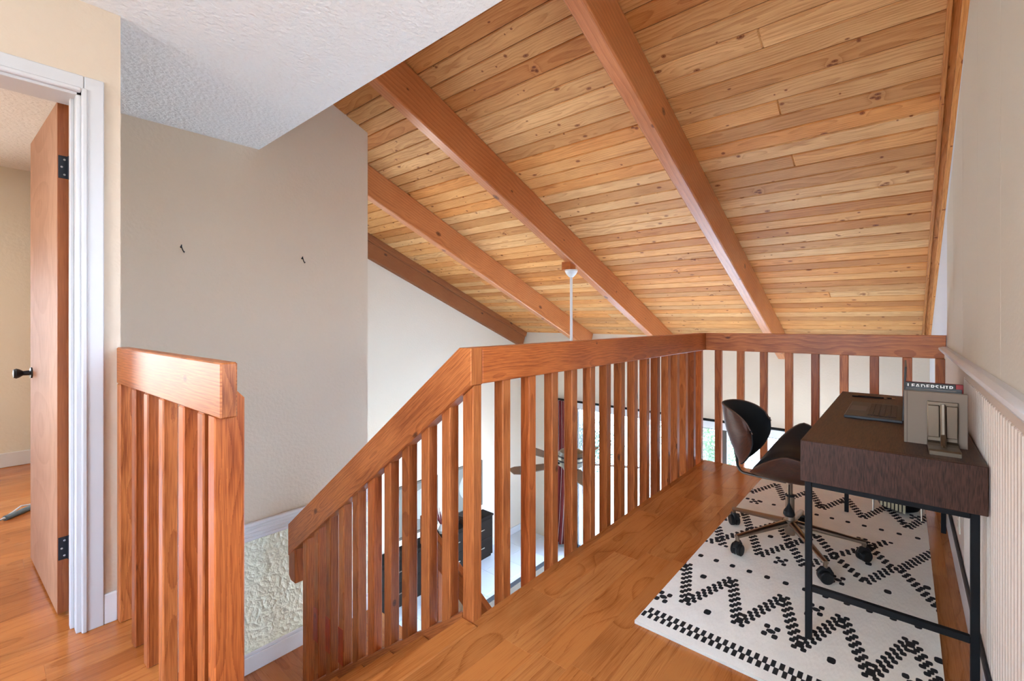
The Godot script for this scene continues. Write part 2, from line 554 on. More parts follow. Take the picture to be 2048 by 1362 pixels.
func build_shell() -> void:
	var mb: MB
	# flat hall ceiling, its bulkhead up to the roof, and the bedroom ceiling
	var c := struct("ceiling", "flat white textured ceiling over the hall and stairs")
	mb = MB.new()
	wall_box(mb, XS, XR + 0.2, HC, HC + 0.1, 0.36, 1.282)
	wall_box(mb, XD, XR + 0.2, HC, HC + 0.1, -2.3, 0.36)
	put(c, "plasterboard", mb, M.ceiling)
	c = struct("wall_bulkhead", "white bulkhead above the edge of the flat ceiling")
	mb = MB.new()
	wall_box(mb, XS, XR + 0.2, HC + 0.1, roof_y(1.24), 1.2, 1.282)
	put(c, "plasterboard", mb, M.ceiling)
	c = struct("ceiling", "white textured bedroom ceiling seen through the open door")
	mb = MB.new()
	wall_box(mb, -5.6, XD - 0.12, 2.406, 2.5, -2.3, 0.36)
	put(c, "plasterboard", mb, M.ceiling)
	# wall with the bedroom door: opening D -0.55 .. 0.25, height 2.045
	c = struct("wall_door", "beige wall with the open bedroom door")
	mb = MB.new()
	wall_box(mb, XD - 0.12, XD, -0.25, HC + 0.1, 0.25, 0.36)
	wall_box(mb, XD - 0.12, XD, 2.045, HC + 0.1, -0.53, 0.25)
	wall_box(mb, XD - 0.12, XD, -0.25, HC + 0.1, -2.3, -0.53)
	put(c, "plasterboard", mb, M.beige)
	# wall between bedroom and stairwell
	c = struct("wall_stair_end", "beige wall between the bedroom and the stairwell")
	mb = MB.new()
	wall_box(mb, -5.6, XD - 0.12, LOW, 3.6, 0.29, 0.36)
	wall_box(mb, XD - 0.12, XD, LOW, -0.25, 0.25, 0.36)
	wall_box(mb, XD, XR + 0.2, LOW, -0.25, 0.3, 0.36)
	put(c, "plasterboard", mb, M.beige)
	c = struct("wall_bedroom", "pale beige far bedroom wall seen through the open door")
	mb = MB.new()
	wall_box(mb, -5.6, -5.46, -0.2, 0.25, -2.3, 0.36)
	wall_box(mb, -5.6, -5.46, 1.6, 2.5, -2.3, 0.36)
	wall_box(mb, -5.6, -5.46, 0.25, 1.6, -2.3, -1.7)
	wall_box(mb, -5.6, -5.46, 0.25, 1.6, -0.7, 0.36)
	put(c, "plasterboard", mb, M.bedroom)
	c = struct("baseboard_bedroom", "white baseboard along the far bedroom wall")
	wbox(c, "board", M.white, -5.46, -5.445, 0.0, 0.115, -2.2, 0.29, 0.004, 2)
	side_window("window_4", -5.53, -1.7, -0.7, 0.25, 1.6, "white framed window in the bedroom wall")
	side_window("added_window_5", XR + 0.08, 0.6, 1.2, 1.02, 2.1, "added white framed window in the right wall, unseen beside the viewer")  # added window, out of view, lets daylight onto the stair wall
	side_window("added_window_6", XR + 0.08, 4.5, 6.3, -1.6, -0.5, "added white framed window, unseen low in the right living room wall")  # added opening, hidden from view, for more daylight in the living room
	side_window("window_7", XL - 0.07, 2.2, 3.0, -2.2, 1.0, "white framed window in the left living room wall")
	# rear wall behind the camera with a hall window
	c = struct("wall_rear", "beige wall behind the viewer with a window")
	mb = MB.new()
	wall_box(mb, -5.6, XR + 0.2, -0.25, 0.55, -2.4, -2.3)
	wall_box(mb, -5.6, XR + 0.2, 2.2, 2.5, -2.4, -2.3)
	wall_box(mb, -5.6, -1.6, 0.55, 2.2, -2.4, -2.3)
	wall_box(mb, -0.3, XR + 0.2, 0.55, 2.2, -2.4, -2.3)
	put(c, "plasterboard", mb, M.beige)
	for w in [[-1.6, -0.3, "white framed window at the end of the hall"]]:
		window_unit(w[0], w[1], 0.55, 2.2, -2.35, w[2])
	# left wall of the living room, with a window out of sight beside the stairs
	c = struct("wall_left", "cream left wall of the living room under the edge beam")
	mb = MB.new()
	wall_box(mb, XL - 0.14, XL, LOW, -2.2, 0.36, 3.0)
	wall_box(mb, XL - 0.14, XL, 1.0, 3.6, 0.36, 3.0)
	wall_box(mb, XL - 0.14, XL, -2.2, 1.0, 0.36, 2.2)
	wall_box(mb, XL - 0.14, XL, LOW, 2.45, 3.0, DF + 0.14)
	put(c, "plasterboard", mb, M.cream)
	# far wall with the sliding door opening X -4.25 .. -0.9
	c = struct("wall_far", "cream far wall of the living room above the sliding glass doors")
	mb = MB.new()
	wall_box(mb, XL, -4.25, LOW, 1.2, DF, DF + 0.14)
	wall_box(mb, -4.25, -0.9, -0.3, 1.2, DF, DF + 0.14)
	wall_box(mb, -0.9, XR + 0.2, LOW, 1.2, DF, DF + 0.14)
	put(c, "plasterboard", mb, M.cream)
	# baseboard of the left wall
	c = struct("baseboard_left", "white baseboard along the left living room wall")
	wbox(c, "board", M.white, XL, XL + 0.015, LOW, LOW + 0.12, 3.0, DF, 0.004, 2)
	# loft slab and its underside
	c = struct("floor_slab", "structural deck below the loft floorboards")
	mb = MB.new()
	wall_box(mb, -1.275, XR + 0.2, -0.25, -0.014, 0.43, 3.975)
	wall_box(mb, XD, XR + 0.2, -0.25, -0.014, -2.4, 0.43)
	wall_box(mb, -5.6, XD, -0.25, -0.014, -2.4, 0.29)
	put(c, "deck", mb, M.gap)
	c = struct("ceiling", "white plaster ceiling below the loft")
	mb = MB.new()
	wall_box(mb, -1.275, XR + 0.2, -0.27, -0.25, 0.36, 3.975)
	put(c, "plasterboard", mb, M.ceiling)
	# wall on the near side of the stairwell, below the short railing
	c = struct("wall_stairwell", "beige stairwell wall below the short railing")
	mb = MB.new()
	wall_box(mb, XD, -1.275, LOW, -0.014, 0.36, 0.43)
	put(c, "plasterboard", mb, M.beige)

func side_window(called: String, x: float, d0: float, d1: float, y0: float, y1: float, label: String) -> void:
	var c := struct(called, label)
	for e in [[y0, y0 + 0.04, d0, d1], [y1 - 0.04, y1, d0, d1], [y0 + 0.04, y1 - 0.04, d0, d0 + 0.04], [y0 + 0.04, y1 - 0.04, d1 - 0.04, d1]]:
		wbox(c, "window_frame", M.white, x - 0.025, x + 0.025, e[0], e[1], e[2], e[3], 0.004)
	wbox(c, "pane", M.glass, x - 0.003, x + 0.003, y0 + 0.04, y1 - 0.04, d0 + 0.04, d1 - 0.04)

func window_unit(x0: float, x1: float, y0: float, y1: float, d: float, label: String) -> void:
	var t := struct("window_1", label)
	for a in [[x0, x0 + 0.05, y0, y1], [x1 - 0.05, x1, y0, y1], [x0, x1, y0, y0 + 0.05], [x0, x1, y1 - 0.05, y1], [(x0 + x1) / 2 - 0.025, (x0 + x1) / 2 + 0.025, y0, y1]]:
		wbox(t, "window_frame", M.white, a[0], a[1], a[2], a[3], d - 0.03, d + 0.03, 0.004)
	wbox(t, "pane", M.glass, x0 + 0.05, (x0 + x1) / 2 - 0.025, y0 + 0.05, y1 - 0.05, d - 0.003, d + 0.003)
	wbox(t, "pane", M.glass, (x0 + x1) / 2 + 0.025, x1 - 0.05, y0 + 0.05, y1 - 0.05, d - 0.003, d + 0.003)

# rows of floorboards running along D
func boards(parent: Node3D, x0: float, x1: float, d0: float, d1: float, w: float, longest: float) -> void:
	var x := x0
	while x < x1 - 0.01:
		var xe := minf(x + w, x1)
		var d := d0 - rng.randf() * longest * 0.8
		while d < d1:
			var de := d + longest * rng.randf_range(0.6, 1.0)
			if d1 - de < 0.15:
				de = d1
			var a := maxf(d, d0)
			var b := minf(de, d1)
			if b - a > 0.01:
				wbox(parent, "floorboard", pick(M.floor), x, xe, -0.014, 0.0, a, b, 0.0007, 2, 0.42, 1.25)
			d = de
		x = xe

func build_floor() -> void:
	var c := struct("floor", "glossy cherry plank floor of the loft and hall")
	boards(c, -1.245, XR, 0.0, 3.98, 0.127, 1.3)
	boards(c, -1.245, XR, -2.3, 0.0, 0.29, 2.3)
	boards(c, XD, -1.335, -0.9, 0.43, 0.127, 1.3)
	boards(c, XD, -1.245, -2.3, -0.9, 0.29, 1.4)
	wbox(c, "nosing", M.floor[2], -1.335, -1.245, -0.02, 0.001, -0.9, 1.25, 0.008, 2, 0.42, 1.25)
	wbox(c, "edge_board", M.floor[3], -1.283, -1.245, -0.014, 0.0, 1.25, 3.98, 0.001, 2, 0.42, 1.25)
	boards(c, -5.46, XD, -1.0, 0.29, 0.127, 1.3)
	boards(c, -5.46, XD, -2.3, -1.0, 0.3, 1.4)
	c = struct("fascia", "wooden fascia on the edge of the loft floor")
	wbox(c, "board", M.red[3], -1.283, -1.275, -0.27, -0.014, 1.25, 3.985, 0.001, 2)
	wbox(c, "board", M.red[3], -1.283, XR, -0.27, -0.014, 3.975, 3.985, 0.001, 0)

func slope_basis() -> Basis:
	return Basis(Vector3.RIGHT, -atan(SLOPE))

# a straight member lying along the slope: X range, D range, height range below the plank plane (perpendicular)
func slope_bar(parent: Node3D, called: String, m: Material, x0: float, x1: float, d0: float, d1: float, h0: float, h1: float, bev: float, su := 0.5, sv := 2.0) -> MeshInstance3D:
	var bs := slope_basis()
	var k := 1.0 / cos(atan(SLOPE))
	var mb := MB.new()
	mb.box(Vector3.ZERO, Vector3(x1 - x0, h1 - h0, (d1 - d0) * k), bev, 2, su, sv, Vector2(rng.randf(), rng.randf()))
	var dm := (d0 + d1) / 2
	return put(parent, called, mb, m, Transform3D(bs, V((x0 + x1) / 2, roof_y(dm), dm) - bs.y * (h0 + h1) / 2))

func build_plank_ceiling() -> void:
	var c := struct("ceiling", "sloped ceiling of knotty pine planks between exposed beams")
	var bs := slope_basis()
	var cs := cos(atan(SLOPE))
	var w := 0.1228 * cs
	var mb := MB.new()
	var d := 2.739 - 13.0 * w
	var row := 0
	while d < DF + 0.05:
		var joints := [XL]
		var js := [-4.6, -3.915, -2.56, -1.14, -0.55, -3.2]
		joints.append(js[rng.randi() % js.size()])
		joints.append(XR + 0.05)
		for i in joints.size() - 1:
			var b := MB.new()
			b.box(Vector3.ZERO, Vector3(joints[i + 1] - joints[i] - 0.001, 0.03, w / cs - 0.0035), 0.006, 0, 0.4, 1.9, Vector2(rng.randf(), rng.randf()))
			var dm := d + w / 2
			put(c, "plank", b, pick(M.pine), Transform3D(bs, V((joints[i] + joints[i + 1]) / 2, roof_y(dm), dm) + bs.y * (0.015 + rng.randf_range(0.0, 0.0015))))
		d += w
		row += 1
	mb = MB.new()
	var k := 1.0 / cs
	mb.box(Vector3.ZERO, Vector3(XR + 0.3 + 5.7, 0.1, (DF + 0.3 - 0.1) * k))
	var dm2 := (DF + 0.3 + 0.1) / 2
	put(c, "roof_deck", mb, M.roof, Transform3D(bs, V((XR + 0.3 - 5.7) / 2, roof_y(dm2), dm2) + bs.y * 0.083))
	# exposed beams
	var lab := ["exposed fir ceiling beam farthest to the left of the three free beams", "middle exposed fir ceiling beam carrying the fan rod", "exposed fir ceiling beam nearest the right wall"]
	var xs := [-3.87, -2.515, -1.095]
	for i in 3:
		var o := slope_bar(self, "ceiling_beam", M.fir[i % 2], xs[i] - 0.09, xs[i], 0.9 if i > 0 else 1.5, DF, 0.0, 0.28, 0.008, 0.5, 1.4)
		tag(o, lab[i], "beam", "exposed ceiling beams")
	var t := thing("edge_beam", "weathered brown edge beam along the cream left wall", "beam", V(XL, roof_y(4.0), 4.0), "exposed ceiling beams")
	slope_bar(t, "beam_board", M.old_fir[0], XL, XL + 0.085, 2.0, DF - 0.005, 0.09, 0.28, 0.006)
	slope_bar(t, "top_strip", M.old_fir[0], XL, XL + 0.105, 2.0, DF - 0.005, 0.0, 0.09, 0.006)
	# trim where the planks meet the right wall
	t = struct("trim_1", "stained wooden trim boards between plank ceiling and right wall")
	slope_bar(t, "board", M.pine[3], 0.140, 0.158, 1.3, DF, 0.0, 0.045, 0.003)
	slope_bar(t, "board", M.pine[4], 0.158, XR + 0.008, 1.3, DF, 0.0, 0.02, 0.003)
	slope_bar(t, "board", M.pine[4], 0.185, XR + 0.008, 1.3, DF, 0.02, 0.06, 0.003)

func build_right_wall() -> void:
	var c := struct("wall_right", "right wall with taupe wallpaper strips over white plaster")
	var mb := MB.new()
	# plaster core with an added living room window out of sight beyond the loft
	var da := Vector3(0, 0, -1)
	for p in [[Vector2(1.2, LOW), Vector2(4.5, LOW), Vector2(4.5, roof_y(4.5) + 0.05), Vector2(1.2, roof_y(1.2) + 0.05)], [Vector2(-2.4, LOW), Vector2(1.2, LOW), Vector2(1.2, 1.02), Vector2(-2.4, 1.02)], [Vector2(-2.4, 2.1), Vector2(1.2, 2.1), Vector2(1.2, 2.5), Vector2(-2.4, 2.5)], [Vector2(-2.4, 1.02), Vector2(0.6, 1.02), Vector2(0.6, 2.1), Vector2(-2.4, 2.1)]]:
		mb.prism(PackedVector2Array(p), Vector3.ZERO, da, Vector3.UP, Vector3.RIGHT, XR + 0.0012, XR + 0.15)
	mb.prism(PackedVector2Array([Vector2(4.5, LOW), Vector2(6.3, LOW), Vector2(6.3, -1.6), Vector2(4.5, -1.6)]), Vector3.ZERO, da, Vector3.UP, Vector3.RIGHT, XR + 0.0012, XR + 0.15)
	mb.prism(PackedVector2Array([Vector2(4.5, -0.5), Vector2(6.3, -0.5), Vector2(6.3, roof_y(6.3) + 0.05), Vector2(4.5, roof_y(4.5) + 0.05)]), Vector3.ZERO, da, Vector3.UP, Vector3.RIGHT, XR + 0.0012, XR + 0.15)
	mb.prism(PackedVector2Array([Vector2(6.3, LOW), Vector2(DF, LOW), Vector2(DF, roof_y(DF) + 0.05), Vector2(6.3, roof_y(6.3) + 0.05)]), Vector3.ZERO, da, Vector3.UP, Vector3.RIGHT, XR + 0.0012, XR + 0.15)
	put(c, "plaster", mb, M.bluewhite)
	# wallpaper strips with open seams and a torn top edge
	var seams := [1.21, 1.32, 1.86, 2.40, 2.94, 3.48, 3.955]
	for i in seams.size() - 1:
		var a: float = seams[i] + 0.0013
		var b: float = seams[i + 1] - 0.0013
		var poly := PackedVector2Array([Vector2(a, 0.9), Vector2(b, 0.9)])
		var k := 14
		for j in k + 1:
			var d := lerpf(b, a, float(j) / k)
			var top: float = HC + 0.02
			if d > 1.25:
				var drop := lerpf(0.075, 0.2, clampf((d - 2.6) / 1.35, 0.0, 1.0))
				top = roof_y(d) - drop + rng.randf_range(-0.006, 0.006)
			poly.append(Vector2(d, top))
		mb = MB.new()
		mb.prism(poly, Vector3.ZERO, da, Vector3.UP, Vector3.RIGHT, XR, XR + 0.0011)
		put(c, "wallpaper_strip", mb, M.paper)
	# wainscot: plain board at the far end, beaded boards nearer
	c = struct("wall_wainscot", "cream beadboard wainscot under the right wall's white chair rail")
	wbox(c, "flat_panel", M.wains, XR - 0.008, XR, 0.0, 0.935, 2.775, 3.955, 0.002)
	wbox(c, "top_rail", M.wains, XR - 0.012, XR, 0.935, 0.99, 0.75, 3.955, 0.002)
	var d2 := 2.775
	while d2 > 0.75:
		mb = MB.new()
		mb.box(V(XR - 0.004, 0.465, d2 - 0.0115), Vector3(0.008, 0.93, 0.0215), 0.004, 1)
		mb.box(V(XR - 0.005, 0.465, d2 - 0.0325), Vector3(0.010, 0.93, 0.012), 0.004, 1)
		put(c, "bead_slat", mb, M.wains)
		d2 -= 0.042
	c = struct("trim_2", "white moulded chair rail on the right wall")
	mb = MB.new()
	mb.prism(PackedVector2Array([Vector2(0, 0.965), Vector2(-0.014, 0.965), Vector2(-0.017, 0.978), Vector2(-0.034, 0.986), Vector2(-0.04, 0.996), Vector2(-0.038, 1.006), Vector2(-0.02, 1.012), Vector2(0, 1.012)]), V(XR, 0, 0), Vector3.RIGHT, Vector3.UP, Vector3(0, 0, -1), 0.2, 3.965)
	put(c, "moulding", mb, M.white)
	c = struct("baseboard_right", "grey white baseboard along the right wall")
	wbox(c, "board", M.trim_grey, XR - 0.022, XR - 0.008, 0.0, 0.1, 0.3, 3.955, 0.003, 2)
	wbox(c, "dark_strip", M.iron, XR - 0.020, XR - 0.010, 0.1, 0.128, 0.3, 3.955, 0.003, 2)  # dark strip running along the top of the board

func build_stair_wall() -> void:
	var c := struct("wall_stair", "tall beige stair wall with two picture hooks")
	var mb := MB.new()
	var da := Vector3(0, 0, -1)
	mb.prism(PackedVector2Array([Vector2(0.36, -0.36), Vector2(2.145, -0.36), Vector2(2.145, roof_y(2.145) + 0.03), Vector2(0.36, roof_y(0.36) + 0.03)]), Vector3.ZERO, da, Vector3.UP, Vector3.RIGHT, XS - 0.12, XS)
	put(c, "plasterboard", mb, M.beige)
	mb = MB.new()
	wall_box(mb, XS - 0.12, XS, LOW, -0.36, 0.36, 2.145)
	var pl := put(c, "textured_plaster", mb, M.plaster)
	pl.set_meta("label", "pale green trowelled plaster dado")
	c = struct("trim_3", "white fluted chair rail on the stair wall")
	for i in 5:
		wbox(c, "fluting", M.white, XS, XS + [0.02, 0.018, 0.018, 0.018, 0.026][i], -0.36 + i * 0.0248, -0.36 + (i + 1) * 0.0248, 0.36, 2.15, 0.004, 2)
	c = struct("baseboard_stair", "white baseboard on the landing wall")
	wbox(c, "board", M.white, XS, XS + 0.016, LAND, LAND + 0.115, 0.36, 2.15, 0.003, 2)
	wbox(c, "cap_bead", M.white, XS, XS + 0.012, LAND + 0.115, LAND + 0.14, 0.36, 2.15, 0.005, 2)
	for q in [[1.641, 0.822, "small bent metal picture hook on the stair wall nearer the door"], [1.647, 1.586, "small metal picture hook on the stair wall nearer the plank ceiling"]]:
		mb = MB.new()
		var o := V(XS, q[0], q[1])
		mb.tube([o, o + Vector3(0.012, 0.012, 0), o + Vector3(0.02, 0.0, 0.002), o + Vector3(0.014, -0.02, -0.006), o + Vector3(0.02, -0.034, -0.012), o + Vector3(0.03, -0.03, -0.01)], 0.0032, 6)
		mb.lathe(o, Vector3.RIGHT, [Vector2(0.006, 0.0), Vector2(0.005, 0.003), Vector2(0.0, 0.004)], 10)
		tag(put(self, "picture_hook", mb, M.iron), q[2], "hook", "picture hooks on the stair wall")

func build_stairs() -> void:
	# upper flight, descending to the left
	var t := thing("staircase", "upper stair flight of cherry treads down to the landing", "stairs", V(-2.0, LAND, 0.84))
	var x0 := -1.315
	for k in range(1, 7):
		var xr := x0 - 0.244 * (k - 1)
		wbox(t, "riser", M.red[k % 3], xr - 0.018, xr, -0.183 * k, -0.183 * (k - 1) - 0.022, 0.43, 1.248, 0.001, 2)
		wbox(t, "tread", M.floor[k % 5], xr - 0.244 - 0.026, xr, -0.183 * k - 0.022, -0.183 * k, 0.43, 1.248, 0.006, 2, 0.42, 1.25)
	wbox(t, "riser", M.red[1], x0 - 0.244 * 6 - 0.018, x0 - 0.244 * 6, LAND, LAND + 0.16, 0.43, 1.248, 0.001, 2)
	# landing
	var f := struct("floor_landing", "dark plank floor of the stair landing")
	var d := 0.36
	while d < 2.19:
		wbox(f, "floorboard", M.floor[3], XS, -2.76, LAND - 0.03, LAND, d, minf(d + 0.127, 2.2), 0.0007, 0, 0.42, 1.25)
		d += 0.127
	wbox(f, "deck", M.gap, XS, -2.76, LAND - 0.2, LAND - 0.03, 0.36, 2.2)
	# lower flight, doubling back under the loft
	t = thing("staircase", "lower stair flight doubling back below the loft", "stairs", V(-1.6, LOW, 1.75))
	for k in range(1, 9):
		var xl := -2.76 + 0.28 * (k - 1)
		var y := LAND - 0.1749 * k
		if k < 8:
			wbox(t, "tread", M.floor[k % 5], xl, xl + 0.3, y - 0.022, y, 1.32, 2.172, 0.006, 2, 0.42, 1.25)
		wbox(t, "riser", M.red[k % 3], xl, xl + 0.018, y, y + 0.15, 1.32, 2.172, 0.001, 2)
	var w := struct("wall_knee", "pale green trowelled knee wall beside the lower stairs")
	var mb := MB.new()
	mb.prism(PackedVector2Array([Vector2(-2.42, -0.77), Vector2(-2.42, LOW), Vector2(-0.6, LOW), Vector2(-0.6, -1.86)]), Vector3.ZERO, Vector3.RIGHT, Vector3.UP, Vector3(0, 0, -1), 2.225, 2.29)
	put(w, "plaster", mb, M.plaster)

func baluster(parent: Node3D, x0: float, y0: float, y1: float, d0: float, a := 0.052, ad := 0.052) -> MeshInstance3D:
	var j := rng.randf_range(-0.001, 0.001)
	return wbox(parent, "baluster", pick(M.red), x0 + j, x0 + a + j, y0, y1, d0 + j, d0 + ad + j, 0.004, 1, 0.5, 1.6)

func build_railings() -> void:
	var top := 1.07
	var bot := 0.927
	var Z := Vector3(0, 0, -1)
	# long railing beside the void
	var t := thing("railing", "long wooden railing beside the open void, from stairs to loft corner", "railing", V(-1.3, 0, 2.6))
	for i in range(1, 16):
		baluster(t, -1.335, -0.2, bot + 0.006, 1.258 + 0.1767 * i)
	var mb := MB.new()
	mb.prism(PackedVector2Array([Vector2(1.2995, bot), Vector2(4.045, bot), Vector2(4.045, top), Vector2(1.2995, top)]), V(0, 0, 0), Z, Vector3.UP, Vector3.RIGHT, -1.338, -1.27, 0.003, 0.5, 1.6, Vector2(0.15, 0.53))
	put(t, "top_rail", mb, M.red[2])
	# far railing across the loft end
	t = thing("railing", "wooden railing across the far end of the loft behind the desk", "railing", V(-0.5, 0, 4.0))
	for i in 9:
		baluster(t, -1.2 + 0.1702 * i - (0.01 if i == 8 else 0.0), -0.2, bot + 0.006, 3.988, 0.05, 0.05)
	mb = MB.new()
	mb.prism(PackedVector2Array([Vector2(-1.2695, bot), Vector2(XR - 0.002, bot + 0.006), Vector2(XR - 0.002, top + 0.012), Vector2(-1.2695, top)]), Vector3.ZERO, Vector3.RIGHT, Vector3.UP, Z, 3.985, 4.045, 0.003, 0.5, 1.6, Vector2(0.4, 0.03))
	put(t, "top_rail", mb, M.red[0])
	# sloping railing of the upper flight
	t = thing("stair_railing", "sloping wooden stair railing beside the upper flight", "railing", V(-2.1, LAND, 1.28))
	var pb := MB.new()
	pb.prism(PackedVector2Array([Vector2(-1.335, -0.2), Vector2(-1.275, -0.2), Vector2(-1.275, bot - 0.005), Vector2(-1.335, bot - 0.05)]), Vector3.ZERO, Vector3.RIGHT, Vector3.UP, Z, 1.2505, 1.2985, 0.003, 0.5, 1.6, Vector2(0.7, 0.2), PI / 2)
	put(t, "post", pb, M.red[0])
	var xe := -2.885
	var rt := func(x: float) -> float: return top - 0.744 * (-1.338 - x)
	var rb := func(x: float) -> float: return bot - 0.744 * (-1.27 - x)
	mb = MB.new()
	mb.prism(PackedVector2Array([Vector2(-1.27, top), Vector2(-1.338, top), Vector2(xe, rt.call(xe)), Vector2(xe, rb.call(xe)), Vector2(-1.27, bot)]), Vector3.ZERO, Vector3.RIGHT, Vector3.UP, Z, 1.234, 1.2985, 0.003, 0.5, 1.6, Vector2(0.3, 0.27), atan(0.744))
	put(t, "top_rail", mb, M.red[0])
	var st := func(x: float) -> float: return -0.006 - 0.735 * (-1.364 - x)
	for i in 10:
		var xb := -1.463 - 0.1405 * i
		var h1: float = rb.call(xb + 0.052) + 0.006
		var h0: float = st.call(xb) - 0.008
		var o := baluster(t, xb, h0, h1, 1.252)
		if i in [6, 7, 8]:
			var y0: float = h0 + 0.05 + 0.1 * (i - 6)
			var s := wbox(o, "stained_band", M.redstain, xb + 0.003, xb + 0.0495, y0, y0 + 0.19, 1.2475, 1.2505, 0.0, 1)
			s.set_meta("label", "dark red stained patch")
	mb = MB.new()
	mb.prism(PackedVector2Array([Vector2(-1.336, st.call(-1.336)), Vector2(-2.82, st.call(-2.82)), Vector2(-2.82, LAND - 0.12), Vector2(-2.6, LAND - 0.12), Vector2(-1.336, st.call(-1.336) - 0.36)]), Vector3.ZERO, Vector3.RIGHT, Vector3.UP, Z, 1.251, 1.3, 0.003, 0.5, 1.6, Vector2(0.2, 0.1), atan(0.735))
	put(t, "stringer", mb, M.red[4])
	mb = MB.new()
	var yb: float = rb.call(xe)
	mb.prism(PackedVector2Array([Vector2(xe, yb + 0.02), Vector2(xe, yb - 0.12), Vector2(xe + 0.03, yb - 0.145), Vector2(xe + 0.085, yb - 0.145), Vector2(xe + 0.085, yb + 0.06)]), Vector3.ZERO, Vector3.RIGHT, Vector3.UP, Z, 1.238, 1.298, 0.004, 0.5, 1.6, Vector2(0.1, 0.6), PI / 2)
	put(t, "end_block", mb, M.red[1])
	# lower flight railing
	t = thing("stair_railing", "lower stair railing seen between the upper balusters", "railing", V(-1.9, LOW, 2.2))
	var lt := func(x: float) -> float: return -0.415 - 0.6 * (x + 2.63)
	mb = MB.new()
	mb.prism(PackedVector2Array([Vector2(-2.8, lt.call(-2.8)), Vector2(-0.6, lt.call(-0.6)), Vector2(-0.6, lt.call(-0.6) - 0.21), Vector2(-2.8, lt.call(-2.8) - 0.21)]), Vector3.ZERO, Vector3.RIGHT, Vector3.UP, Z, 2.18, 2.225, 0.003, 0.5, 1.6, Vector2(0.6, 0.3), -atan(0.6))
	put(t, "top_rail", mb, M.red[1])
	mb = MB.new()
	mb.prism(PackedVector2Array([Vector2(-2.76, LAND), Vector2(-2.76, LAND - 0.25), Vector2(-0.75, LOW), Vector2(-0.5, LOW)]), Vector3.ZERO, Vector3.RIGHT, Vector3.UP, Z, 2.182, 2.22, 0.002, 0.5, 1.6, Vector2(0.1, 0.4), -atan(0.6))
	put(t, "stringer", mb, M.red[1])
	for i in 13:
		var x := -2.79 + 0.16 * i
		baluster(t, x, LAND - 0.2 - 0.625 * (x + 2.76), lt.call(x) - 0.2, 2.18, 0.042, 0.042)
	# short guard railing beside the door, turned slightly from the wall
	t = thing("railing", "short wooden railing with square post beside the open door", "railing", V(XD, 0, 0.348))
	t.rotation.y = atan(0.042 / 1.06)
	var gb := func(called: String, m: Material, x0: float, x1: float, y0: float, y1: float, d0: float, d1: float, l: int) -> void:
		var b := MB.new()
		b.box(Vector3.ZERO, Vector3(x1 - x0, y1 - y0, d1 - d0), 0.004, l, 0.5, 1.6, Vector2(rng.randf(), rng.randf()))
		put(t, called, b, m, t.global_transform * Transform3D(Basis(), Vector3((x0 + x1) / 2, (y0 + y1) / 2, -(d0 + d1) / 2)))
	gb.call("top_rail", M.red[4], 0.0, 1.062, 0.930, 1.072, 0.0, 0.04, 0)
	var arr := [-2.31, -2.093, -1.936, -1.767, -1.575, -1.418]
	for i in arr.size():
		var xa: float = arr[i] - XD
		gb.call("baluster", M.red[[0, 3, 1, 0, 2, 1][i]], xa - 0.045, xa, 0.0, 0.930, 0.0, 0.042, 1)
	mb = MB.new()
	mb.prism(PackedVector2Array([Vector2(0.0, 0.0), Vector2(0.0, 0.930), Vector2(0.0405, 0.930), Vector2(0.0405, 0.994), Vector2(0.052, 0.994), Vector2(0.072, 0.972), Vector2(0.072, 0.0)]), Vector3.ZERO, Z, Vector3.UP, Vector3.RIGHT, 1.023 - 0.045, 1.023, 0.003, 0.5, 1.6, Vector2(0.2, 0.8), PI / 2)
	put(t, "post", mb, M.red[2], t.global_transform)

